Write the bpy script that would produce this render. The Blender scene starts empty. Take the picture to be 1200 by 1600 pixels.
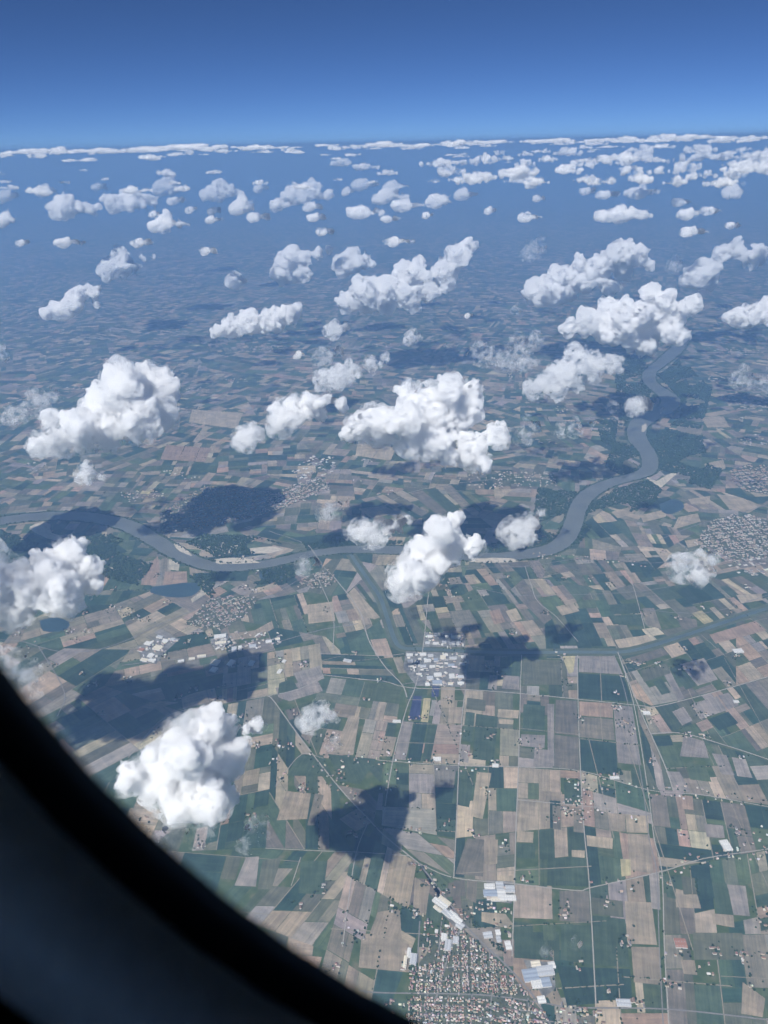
import bpy, bmesh, math, random, time
import numpy as np
from mathutils import Vector, Matrix

T0 = time.time()
sc = bpy.context.scene
COL = sc.collection

# ------------------------------------------------------------------ camera
H = 4500.0                       # height of the aircraft above the plain
FOC = 1209.0                     # focal length in photograph pixels (1200 x 1600)
PITCH, ROLL = math.radians(25.5), math.radians(1.24)
cam = bpy.data.cameras.new('camera')
camo = bpy.data.objects.new('camera', cam)
COL.objects.link(camo)
sc.camera = camo
cam.sensor_fit = 'VERTICAL'
cam.sensor_height = 36.0
cam.lens = FOC / 1600 * 36
cam.clip_start, cam.clip_end = 0.01, 700000.0
ROT = Matrix.Rotation(math.pi / 2 - PITCH, 3, 'X') @ Matrix.Rotation(-ROLL, 3, 'Z')
EYE = Vector((0, 0, H))
camo.matrix_world = Matrix.Translation(EYE) @ ROT.to_4x4()
cam.dof.use_dof = True
cam.dof.focus_distance = 9000.0
cam.dof.aperture_fstop = 5.5

# ------------------------------------------------------------------ sky, sun, exposure
SHADOW = Vector((.170, .3065, -.420)).normalized()      # the way the sunlight travels
world = bpy.data.worlds.new('World')
sc.world = world
world.use_nodes = True
wn = world.node_tree
sky = wn.nodes.new('ShaderNodeTexSky')
sky.sky_type = 'NISHITA'
sky.sun_disc = False
sky.sun_elevation = math.asin(-SHADOW.z)
sky.sun_rotation = math.atan2(-SHADOW.x, -SHADOW.y)
sky.altitude = 6500.0
sky.air_density, sky.dust_density, sky.ozone_density = 0.6, 0.6, 10.0
wn.links.new(sky.outputs[0], wn.nodes['Background'].inputs[0])
wn.nodes['Background'].inputs[1].default_value = 0.05
sun = bpy.data.lights.new('sun', 'SUN')
sun.energy, sun.angle, sun.color = 4.7, math.radians(.5), (1.0, .965, .92)
suno = bpy.data.objects.new('sun', sun)
COL.objects.link(suno)
suno.rotation_euler = SHADOW.to_track_quat('-Z', 'Y').to_euler()
vs = sc.view_settings
vs.view_transform, vs.look, vs.gamma, vs.use_curve_mapping = 'Standard', 'None', 1.0, False
vs.exposure = 0.75
cy = sc.cycles
cy.use_denoising = True
cy.max_bounces, cy.diffuse_bounces, cy.volume_bounces, cy.transparent_max_bounces = 20, 5, 14, 48
cy.glossy_bounces = 2
cy.use_adaptive_sampling = True
cy.adaptive_threshold = .05
cy.adaptive_min_samples = 16
HAZE_DENSITY, HAZE_COLOR = 4.9e-5, (.185, .345, .635)

# ------------------------------------------------------------------ helpers
rnd = random.Random(7)


def ray(px, py):
    return ROT @ Vector(((px - 600) / FOC, -(py - 800) / FOC, -1))


def gp(px, py, z=0.0):
    """the place on the plain that the photograph shows at this spot"""
    d = ray(px, py)
    t = (z - H) / d.z
    return EYE + d * t


def g2(px, py):
    p = gp(px, py)
    return (p.x, p.y)


ROTI = ROT.transposed()


def to_px(x, y, z=0.0):
    v = ROTI @ (Vector((x, y, z)) - EYE)
    return (600 + FOC * v.x / -v.z, 800 - FOC * v.y / -v.z)


WEDGE = [(0, 1030), (40, 1085), (90, 1150), (150, 1220), (200, 1275), (270, 1335), (340, 1390), (420, 1445), (500, 1500), (570, 1550), (640, 1600)]


def in_view(px, py, m=0):
    if not (-m < px < 1200 + m and py < 1600 + m):
        return False
    if px < 640:
        for (a, b), (c, d) in zip(WEDGE, WEDGE[1:]):
            if a <= px <= c and py > b + (d - b) * (px - a) / (c - a) + m:
                return False
    return True


def obj(name, me, parent=None, kind=None, label=None, cat=None, group=None, loc=None):
    o = bpy.data.objects.new(name, me)
    COL.objects.link(o)
    if parent is not None:
        o.parent = parent
    if loc is not None:
        o.location = loc
    if kind:
        o['kind'] = kind
    if label:
        o['label'] = label
    if cat:
        o['category'] = cat
    if group:
        o['group'] = group
    return o


def mesh(name, verts, faces, mats=(), cols=None, uvs=None, midx=None):
    me = bpy.data.meshes.new(name)
    me.from_pydata(verts, [], faces)
    for m in mats:
        me.materials.append(m)
    if cols is not None:
        a = me.attributes.new('Col', 'FLOAT_COLOR', 'FACE')
        arr = np.ones((len(faces), 4), np.float32)
        arr[:, :3] = np.asarray(cols, np.float32)
        a.data.foreach_set('color', arr.ravel())
    if uvs is not None:
        l = me.uv_layers.new(name='UVMap')
        l.data.foreach_set('uv', np.asarray(uvs, np.float32).ravel())
    if midx is not None:
        me.polygons.foreach_set('material_index', midx)
    me.update()
    return me


def nodemat(name):
    m = bpy.data.materials.new(name)
    m.use_nodes = True
    t = m.node_tree
    b = t.nodes['Principled BSDF']
    b.inputs['Roughness'].default_value = .9
    b.inputs['Specular IOR Level'].default_value = .15
    return m, t, b


def N(t, typ, **kw):
    n = t.nodes.new(typ)
    for k, v in kw.items():
        setattr(n, k, v)
    return n


def ramp(t, fac, stops):
    r = N(t, 'ShaderNodeValToRGB')
    e = r.color_ramp.elements
    while len(e) < len(stops):
        e.new(.5)
    for q, (p, c) in zip(e, stops):
        q.position = p
        q.color = (*c, 1) if len(c) == 3 else c
    t.links.new(fac, r.inputs[0])
    return r.outputs[0]


def mul(t, a, b):
    m = N(t, 'ShaderNodeMix', data_type='RGBA', blend_type='MULTIPLY')
    m.inputs[0].default_value = 1
    t.links.new(a, m.inputs[6])
    t.links.new(b, m.inputs[7])
    return m.outputs[2]


def noise(t, vec, scale, detail=4, rough=.55):
    n = N(t, 'ShaderNodeTexNoise')
    n.inputs['Scale'].default_value = scale
    n.inputs['Detail'].default_value = detail
    n.inputs['Roughness'].default_value = rough
    t.links.new(vec, n.inputs['Vector'])
    return n.outputs['Fac']


def plain(name, c, var=.25, scale=.02, rough=.9, spec=.15):
    """one colour, broken up by noise"""
    m, t, b = nodemat(name)
    tc = N(t, 'ShaderNodeNewGeometry')
    f = noise(t, tc.outputs['Position'], scale, 5, .6)
    c0 = tuple(min(1, x * (1 - var)) for x in c)
    c1 = tuple(min(1, x * (1 + var)) for x in c)
    t.links.new(ramp(t, f, [(.25, c0), (.75, c1)]), b.inputs['Base Color'])
    b.inputs['Roughness'].default_value = rough
    b.inputs['Specular IOR Level'].default_value = spec
    return m


def colmat(name, var=.12, scale=.05, rough=.85):
    """takes each piece's own colour"""
    m, t, b = nodemat(name)
    at = N(t, 'ShaderNodeAttribute', attribute_name='Col')
    tc = N(t, 'ShaderNodeNewGeometry')
    f = noise(t, tc.outputs['Position'], scale, 4)
    v = ramp(t, f, [(.3, (1 - var,) * 3), (.7, (1 + var,) * 3)])
    t.links.new(mul(t, at.outputs['Color'], v), b.inputs['Base Color'])
    b.inputs['Roughness'].default_value = rough
    return m


def field_material():
    m, t, b = nodemat('field')
    at = N(t, 'ShaderNodeAttribute', attribute_name='Col')
    uv = N(t, 'ShaderNodeUVMap', uv_map='UVMap')
    geo = N(t, 'ShaderNodeNewGeometry')
    mp = N(t, 'ShaderNodeMapping')
    mp.inputs['Scale'].default_value = (.045, .0022, 1)
    t.links.new(uv.outputs[0], mp.inputs['Vector'])
    s1 = noise(t, mp.outputs[0], 1.0, 5, .75)
    mp2 = N(t, 'ShaderNodeMapping')
    mp2.inputs['Scale'].default_value = (.0025, .02, 1)
    t.links.new(uv.outputs[0], mp2.inputs['Vector'])
    s3 = noise(t, mp2.outputs[0], 1.0, 3, .6)
    s2 = noise(t, geo.outputs['Position'], .008, 5, .62)
    c = mul(t, at.outputs['Color'], ramp(t, s1, [(.34, (.75, .77, .78)), (.5, (1, 1, 1)), (.66, (1.26, 1.23, 1.18))]))
    c = mul(t, c, ramp(t, s2, [(.3, (.72, .76, .74)), (.7, (1.22, 1.18, 1.15))]))
    c = mul(t, c, ramp(t, s3, [(.35, (.86, .87, .87)), (.7, (1.1, 1.1, 1.1))]))
    t.links.new(c, b.inputs['Base Color'])
    return m


def ground_material():
    """grass verges between the fields near by, the patchwork of fields where single ones cannot be told apart"""
    m, t, b = nodemat('plain')
    geo = N(t, 'ShaderNodeNewGeometry')
    wob = N(t, 'ShaderNodeTexNoise')
    wob.inputs['Scale'].default_value = .00025
    t.links.new(geo.outputs['Position'], wob.inputs['Vector'])
    add = N(t, 'ShaderNodeVectorMath', operation='MULTIPLY_ADD')
    t.links.new(wob.outputs['Color'], add.inputs[0])
    add.inputs[1].default_value = (900, 900, 0)
    t.links.new(geo.outputs['Position'], add.inputs[2])
    vor = N(t, 'ShaderNodeTexVoronoi', distance='MANHATTAN', voronoi_dimensions='2D')
    vor.inputs['Scale'].default_value = 1 / 170
    t.links.new(add.outputs[0], vor.inputs['Vector'])
    sep = N(t, 'ShaderNodeSeparateColor')
    t.links.new(vor.outputs['Color'], sep.inputs[0])
    pal = ramp(t, sep.outputs[0], [(0, (.035, .07, .03)), (.22, (.06, .105, .045)), (.42, (.09, .12, .06)), (.55, (.17, .145, .1)), (.75, (.25, .2, .145)), (.95, (.33, .27, .19))])
    big = noise(t, geo.outputs['Position'], .00012, 4)
    far = mul(t, pal, ramp(t, big, [(.3, (.8, .85, .8)), (.7, (1.15, 1.1, 1.1))]))
    f = noise(t, geo.outputs['Position'], .01, 5)
    near = ramp(t, f, [(.3, (.045, .075, .03)), (.55, (.075, .105, .045)), (.75, (.15, .14, .085))])
    ln = N(t, 'ShaderNodeVectorMath', operation='LENGTH')
    t.links.new(geo.outputs['Position'], ln.inputs[0])
    mr = N(t, 'ShaderNodeMapRange')
    mr.inputs['From Min'].default_value, mr.inputs['From Max'].default_value = 30000, 36000
    t.links.new(ln.outputs['Value'], mr.inputs['Value'])
    mx = N(t, 'ShaderNodeMix', data_type='RGBA')
    t.links.new(mr.outputs[0], mx.inputs[0])
    t.links.new(near, mx.inputs[6])
    t.links.new(far, mx.inputs[7])
    t.links.new(mx.outputs[2], b.inputs['Base Color'])
    return m


# ------------------------------------------------------------------ ground
S = 330000.0
ground = obj('ground', mesh('ground', [(-S, -S, 0), (S, -S, 0), (S, S, 0), (-S, S, 0)], [(0, 1, 2, 3)], [ground_material()]), kind='structure')

# field colours (real surface colours)
PAL = {
    'g': (.062, .092, .058), 'd': (.036, .064, .048), 'G': (.082, .112, .062), 'm': (.115, .122, .086),
    't': (.275, .230, .175), 'T': (.340, .285, .210), 'p': (.300, .220, .168), 'b': (.190, .172, .135),
    'y': (.380, .335, .200), 'l': (.250, .225, .205), 'k': (.150, .138, .112), 'u': (.045, .055, .120), 'w': (.45, .40, .32),
}


def pick(mix, r):
    k = r.choices(list(mix), [mix[c] for c in mix])[0]
    c = PAL[k]
    q = r.uniform(.86, 1.3)
    return tuple(x * q * r.uniform(.95, 1.05) for x in c)


MIX_NEAR = dict(g=3.8, d=3.2, G=1.8, m=3.0, t=2.8, T=1.7, p=.9, b=1.7, l=1.9, k=1.4, y=.04)
MIX_FAR = dict(g=3.8, d=3.4, G=1.6, m=2.8, t=2.6, T=.9, p=.8, b=2.6, l=1.4, k=2.2, y=.04)


def clip(poly, n, c):
    """keep the side n.p <= c"""
    out = []
    L = len(poly)
    for i in range(L):
        a, b = poly[i], poly[(i + 1) % L]
        da = n[0] * a[0] + n[1] * a[1] - c
        db = n[0] * b[0] + n[1] * b[1] - c
        if da <= 0:
            out.append(a)
        if (da < 0 < db) or (db < 0 < da):
            s = da / (da - db)
            out.append((a[0] + (b[0] - a[0]) * s, a[1] + (b[1] - a[1]) * s))
    return out


def area(p):
    return .5 * abs(sum(p[i][0] * p[(i + 1) % len(p)][1] - p[(i + 1) % len(p)][0] * p[i][1] for i in range(len(p))))


def centre(p):
    return (sum(q[0] for q in p) / len(p), sum(q[1] for q in p) / len(p))


def unit(v):
    l = math.hypot(*v) or 1
    return (v[0] / l, v[1] / l)


FIELDS = []                      # (polygon, colour, long direction, layer)
TRACKS = []                      # (a, b, width)


def split_block(poly, u, v, size, strip, mix, r, layer=0, depth=0, tracks=True, asp=.8, kin=None):
    """cut a block into fields with cuts that run along u or v"""
    if len(poly) < 3:
        return
    A = area(poly)
    if A < 900:
        return
    nu, nv = (-u[1], u[0]), (-v[1], v[0])
    pu = [nu[0] * p[0] + nu[1] * p[1] for p in poly]       # extent across u
    pv = [nv[0] * p[0] + nv[1] * p[1] for p in poly]
    eu, ev = max(pu) - min(pu), max(pv) - min(pv)
    if A < size * r.choice((.45, .7, 1.0, 1.4, 2.0, 3.2)) or (min(eu, ev) < strip * 1.5 and A < size * 3 and r.random() < .6):
        d = v if ev < eu else u                             # rows run along the longer side
        col = pick(mix, r)
        if kin and r.random() < .38:
            q = r.uniform(.94, 1.06)
            col = tuple(x * q for x in kin)
        FIELDS.append((poly, col, d, layer))
        return
    # cut across the longer way, unless it would do to make strips
    along_u = eu > ev * asp
    if r.random() < .15:
        along_u = not along_u
    if (along_u and eu < strip * 1.7):
        along_u = False
    elif (not along_u and ev < strip * 1.7):
        along_u = True
    n, ps = (nu, pu) if along_u else (nv, pv)
    f = r.choice((.5, .5, .33, .67, r.uniform(.25, .75)))
    c = min(ps) + (max(ps) - min(ps)) * f
    a, b = clip(poly, n, c), clip(poly, (-n[0], -n[1]), -c)
    if tracks and depth < 2 and A > 9 * size:
        s = [q for q in a if abs(n[0] * q[0] + n[1] * q[1] - c) < .01]
        if len(s) >= 2:
            TRACKS.append((s[0], s[-1], r.choice((4.5, 6, 7))))
    kin = pick(mix, r) if kin is None or r.random() < .45 else kin
    split_block(a, u, v, size, strip, mix, r, layer, depth + 1, tracks, asp, kin)
    split_block(b, u, v, size, strip, mix, r, layer, depth + 1, tracks, asp, kin)


def inside(poly, x, y):
    s = False
    j = len(poly) - 1
    for i in range(len(poly)):
        (xi, yi), (xj, yj) = poly[i], poly[j]
        if (yi > y) != (yj > y) and x < (xj - xi) * (y - yi) / (yj - yi) + xi:
            s = not s
        j = i
    return s


# blocks between the roads near by, corner by corner
BLOCKS = [
    [(733, 1022), (814, 1024), (813, 1083), (727, 1077)], [(814, 1024), (902, 1025), (903, 1092), (813, 1083)],
    [(903, 1024), (966, 1022), (990, 1100), (903, 1092)], [(640, 1076), (727, 1078), (718, 1195), (612, 1190)],
    [(727, 1078), (813, 1084), (810, 1199), (717, 1197)], [(813, 1084), (903, 1093), (907, 1205), (810, 1199)],
    [(903, 1093), (990, 1102), (1012, 1234), (907, 1205)], [(995, 1102), (1018, 1150), (1052, 1236), (1014, 1234)],
    [(600, 1192), (716, 1197), (711, 1310), (596, 1290)], [(716, 1197), (810, 1199), (806, 1300), (711, 1310)],
    [(810, 1199), (907, 1205), (912, 1290), (806, 1300)], [(907, 1205), (1014, 1235), (1022, 1310), (912, 1290)],
    [(711, 1310), (806, 1300), (804, 1382), (709, 1370)], [(806, 1300), (912, 1290), (921, 1386), (804, 1382)],
    [(912, 1290), (1022, 1310), (1033, 1362), (921, 1386)], [(804, 1382), (921, 1386), (926, 1480), (802, 1490)],
    [(802, 1490), (926, 1480), (932, 1640), (800, 1640)], [(921, 1386), (1033, 1362), (1038, 1480), (926, 1480)],
    [(926, 1480), (1038, 1480), (1048, 1640), (932, 1640)], [(1033, 1362), (1240, 1320), (1255, 1460), (1038, 1460)],
    [(1038, 1460), (1255, 1460), (1270, 1640), (1048, 1640)], [(1015, 1240), (1240, 1266), (1240, 1320), (1030, 1360)],
    [(1020, 1150), (1066, 1148), (1240, 1200), (1240, 1264), (1053, 1236)], [(1055, 1098), (1240, 1048), (1240, 1198), (1068, 1145), (1018, 1148), (1003, 1106)],
    [(968, 1022), (1060, 997), (1150, 968), (1150, 1071), (1055, 1096), (1018, 1103), (990, 1090)], [(1150, 968), (1250, 938), (1250, 1044), (1150, 1071)],
    [(500, 1022), (600, 1025), (628, 1070), (505, 1055)], [(505, 1057), (628, 1072), (612, 1188), (505, 1185), (470, 1150)],
    [(480, 1172), (600, 1192), (584, 1288), (530, 1230)], [(430, 1100), (475, 1162), (530, 1232), (578, 1285), (560, 1330), (415, 1325)],
    [(415, 1328), (560, 1332), (520, 1490), (330, 1420)], [(560, 1300), (650, 1345), (660, 1440), (600, 1600), (500, 1520)],
    [(596, 1292), (711, 1312), (709, 1370), (655, 1345)], [(655, 1350), (709, 1370), (706, 1440), (725, 1440)],
    [(350, 1032), (500, 1005), (505, 1055), (468, 1078), (345, 1100)], [(345, 1102), (468, 1080), (430, 1100), (415, 1325), (300, 1330)],
]
BL = []
for k, q in enumerate(BLOCKS):
    P = [g2(*c) for c in q]
    BL.append(P)
    u = unit((P[1][0] - P[0][0], P[1][1] - P[0][1]))
    v = unit((P[-1][0] - P[0][0], P[-1][1] - P[0][1]))
    if k in (23, 24, 25):        # these run slantwise
        a, b = g2(1035, 1050), g2(1072, 1100)
        v = unit((b[0] - a[0], b[1] - a[1]))
        a, b = g2(1080, 1050), g2(1160, 1022)
        u = unit((b[0] - a[0], b[1] - a[1]))
    split_block(P, u, v, 26000, 58, MIX_NEAR, random.Random(100 + k), 1 + .012 * k, asp=1.7)

# districts farther off: seeds (spot, direction of the rows, field size)
SEEDS = []
for (x, y, a, b, s) in [
    (560, 960, (540, 910), (562, 965), 26000), (470, 960, (480, 940), (500, 990), 28000), (430, 1010, (440, 990), (470, 1060), 34000),
    (250, 1060, (240, 1050), (330, 1030), 40000), (150, 980, (110, 960), (180, 940), 40000), (230, 955, (200, 960), (260, 930), 36000),
    (100, 1050, (60, 1060), (110, 1030), 44000), (180, 1120, (150, 1150), (250, 1100), 46000), (700, 960, (680, 930), (700, 985), 24000),
    (770, 950, (740, 915), (780, 975), 24000), (860, 930, (820, 900), (862, 955), 24000), (930, 960, (925, 920), (960, 990), 26000),
    (1030, 950, (1000, 920), (1050, 965), 26000), (1120, 930, (1080, 900), (1130, 945), 28000), (1180, 910, (1150, 880), (1190, 905), 26000),
    (840, 880, (830, 868), (850, 900), 22000), (930, 885, (910, 868), (940, 905), 24000), (1010, 880, (990, 860), (1020, 900), 24000),
    (690, 905, (680, 890), (695, 925), 22000), (760, 895, (745, 880), (775, 915), 22000), (620, 985, (605, 950), (625, 1000), 28000),
    (960, 830, (930, 815), (965, 850), 34000), (1010, 830, (985, 805), (1010, 850), 26000), (1060, 800, (1040, 780), (1080, 812), 30000),
    (1110, 785, (1090, 760), (1140, 790), 36000), (720, 790, (650, 765), (705, 815), 30000), (620, 790, (560, 770), (610, 800), 32000),
    (560, 850, (520, 840), (600, 846), 36000), (150, 860, (110, 880), (170, 850), 40000), (260, 890, (255, 870), (258, 905), 70000),
    (60, 870, (20, 880), (60, 862), 40000), (370, 860, (320, 862), (400, 852), 60000), (450, 900, (430, 910), (500, 885), 30000),
]:
    A, B = g2(*a), g2(*b)
    SEEDS.append((*g2(x, y), math.atan2(B[1] - A[1], B[0] - A[0]), s * 1.05, 1))
r = random.Random(5)
py = 905.0
while py > 395:
    step = 46 * ((py - 200) / 700) + 6
    px = -90 + r.uniform(0, 60)
    while px < 1290:
        x, y = px + r.uniform(-25, 25), py + r.uniform(-.35, .35) * step
        if min((x - to_px(s[0], s[1])[0]) ** 2 + 6 * (y - to_px(s[0], s[1])[1]) ** 2 for s in SEEDS) > 38 ** 2 * (py / 900):
            d = g2(x, y)
            SEEDS.append((*d, r.choice((1.15, 1.3, 1.45, 1.62, .9, 1.85)) + r.uniform(-.12, .12), r.uniform(18000, 36000) * max(1, 520 / py) ** 1.2))
        px += 84
    py -= step
for (x, y) in ((-60, 1250), (60, 1350), (200, 1480), (1300, 1100), (1320, 1350), (1320, 1550), (600, 1720), (900, 1720), (1150, 1720), (300, 1650), (-80, 1000), (-80, 1100), (-60, 1500)):
    SEEDS.append((*g2(x, y), 1.5, 34000))
FAR = [g2(-160, 392), g2(1360, 380), g2(1420, 1800), g2(-220, 1800)]
for i, s in enumerate(SEEDS):
    poly = FAR
    for j, q in enumerate(SEEDS):
        if i == j:
            continue
        n = (q[0] - s[0], q[1] - s[1])
        c = ((q[0] ** 2 + q[1] ** 2) - (s[0] ** 2 + s[1] ** 2)) / 2
        poly = clip(poly, n, c)
        if len(poly) < 3:
            break
    if len(poly) < 3:
        continue
    u = (math.cos(s[2]), math.sin(s[2]))
    rr = random.Random(1000 + i)
    off = rr.uniform(-.12, .12)
    v = (math.cos(s[2] + math.pi / 2 + off), math.sin(s[2] + math.pi / 2 + off))
    tilt = rr.uniform(.6, 1.5)
    mix = {k: (w * tilt if k in 'tTpblk' else w) for k, w in MIX_FAR.items()}
    split_block(poly, u, v, s[3], 54 if len(s) > 4 else 62 if s[3] < 60000 else 95, mix, rr, 0, asp=.45 if len(s) > 4 else rr.choice((.5, .7, 1.0, 1.3, 1.7)))

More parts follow.
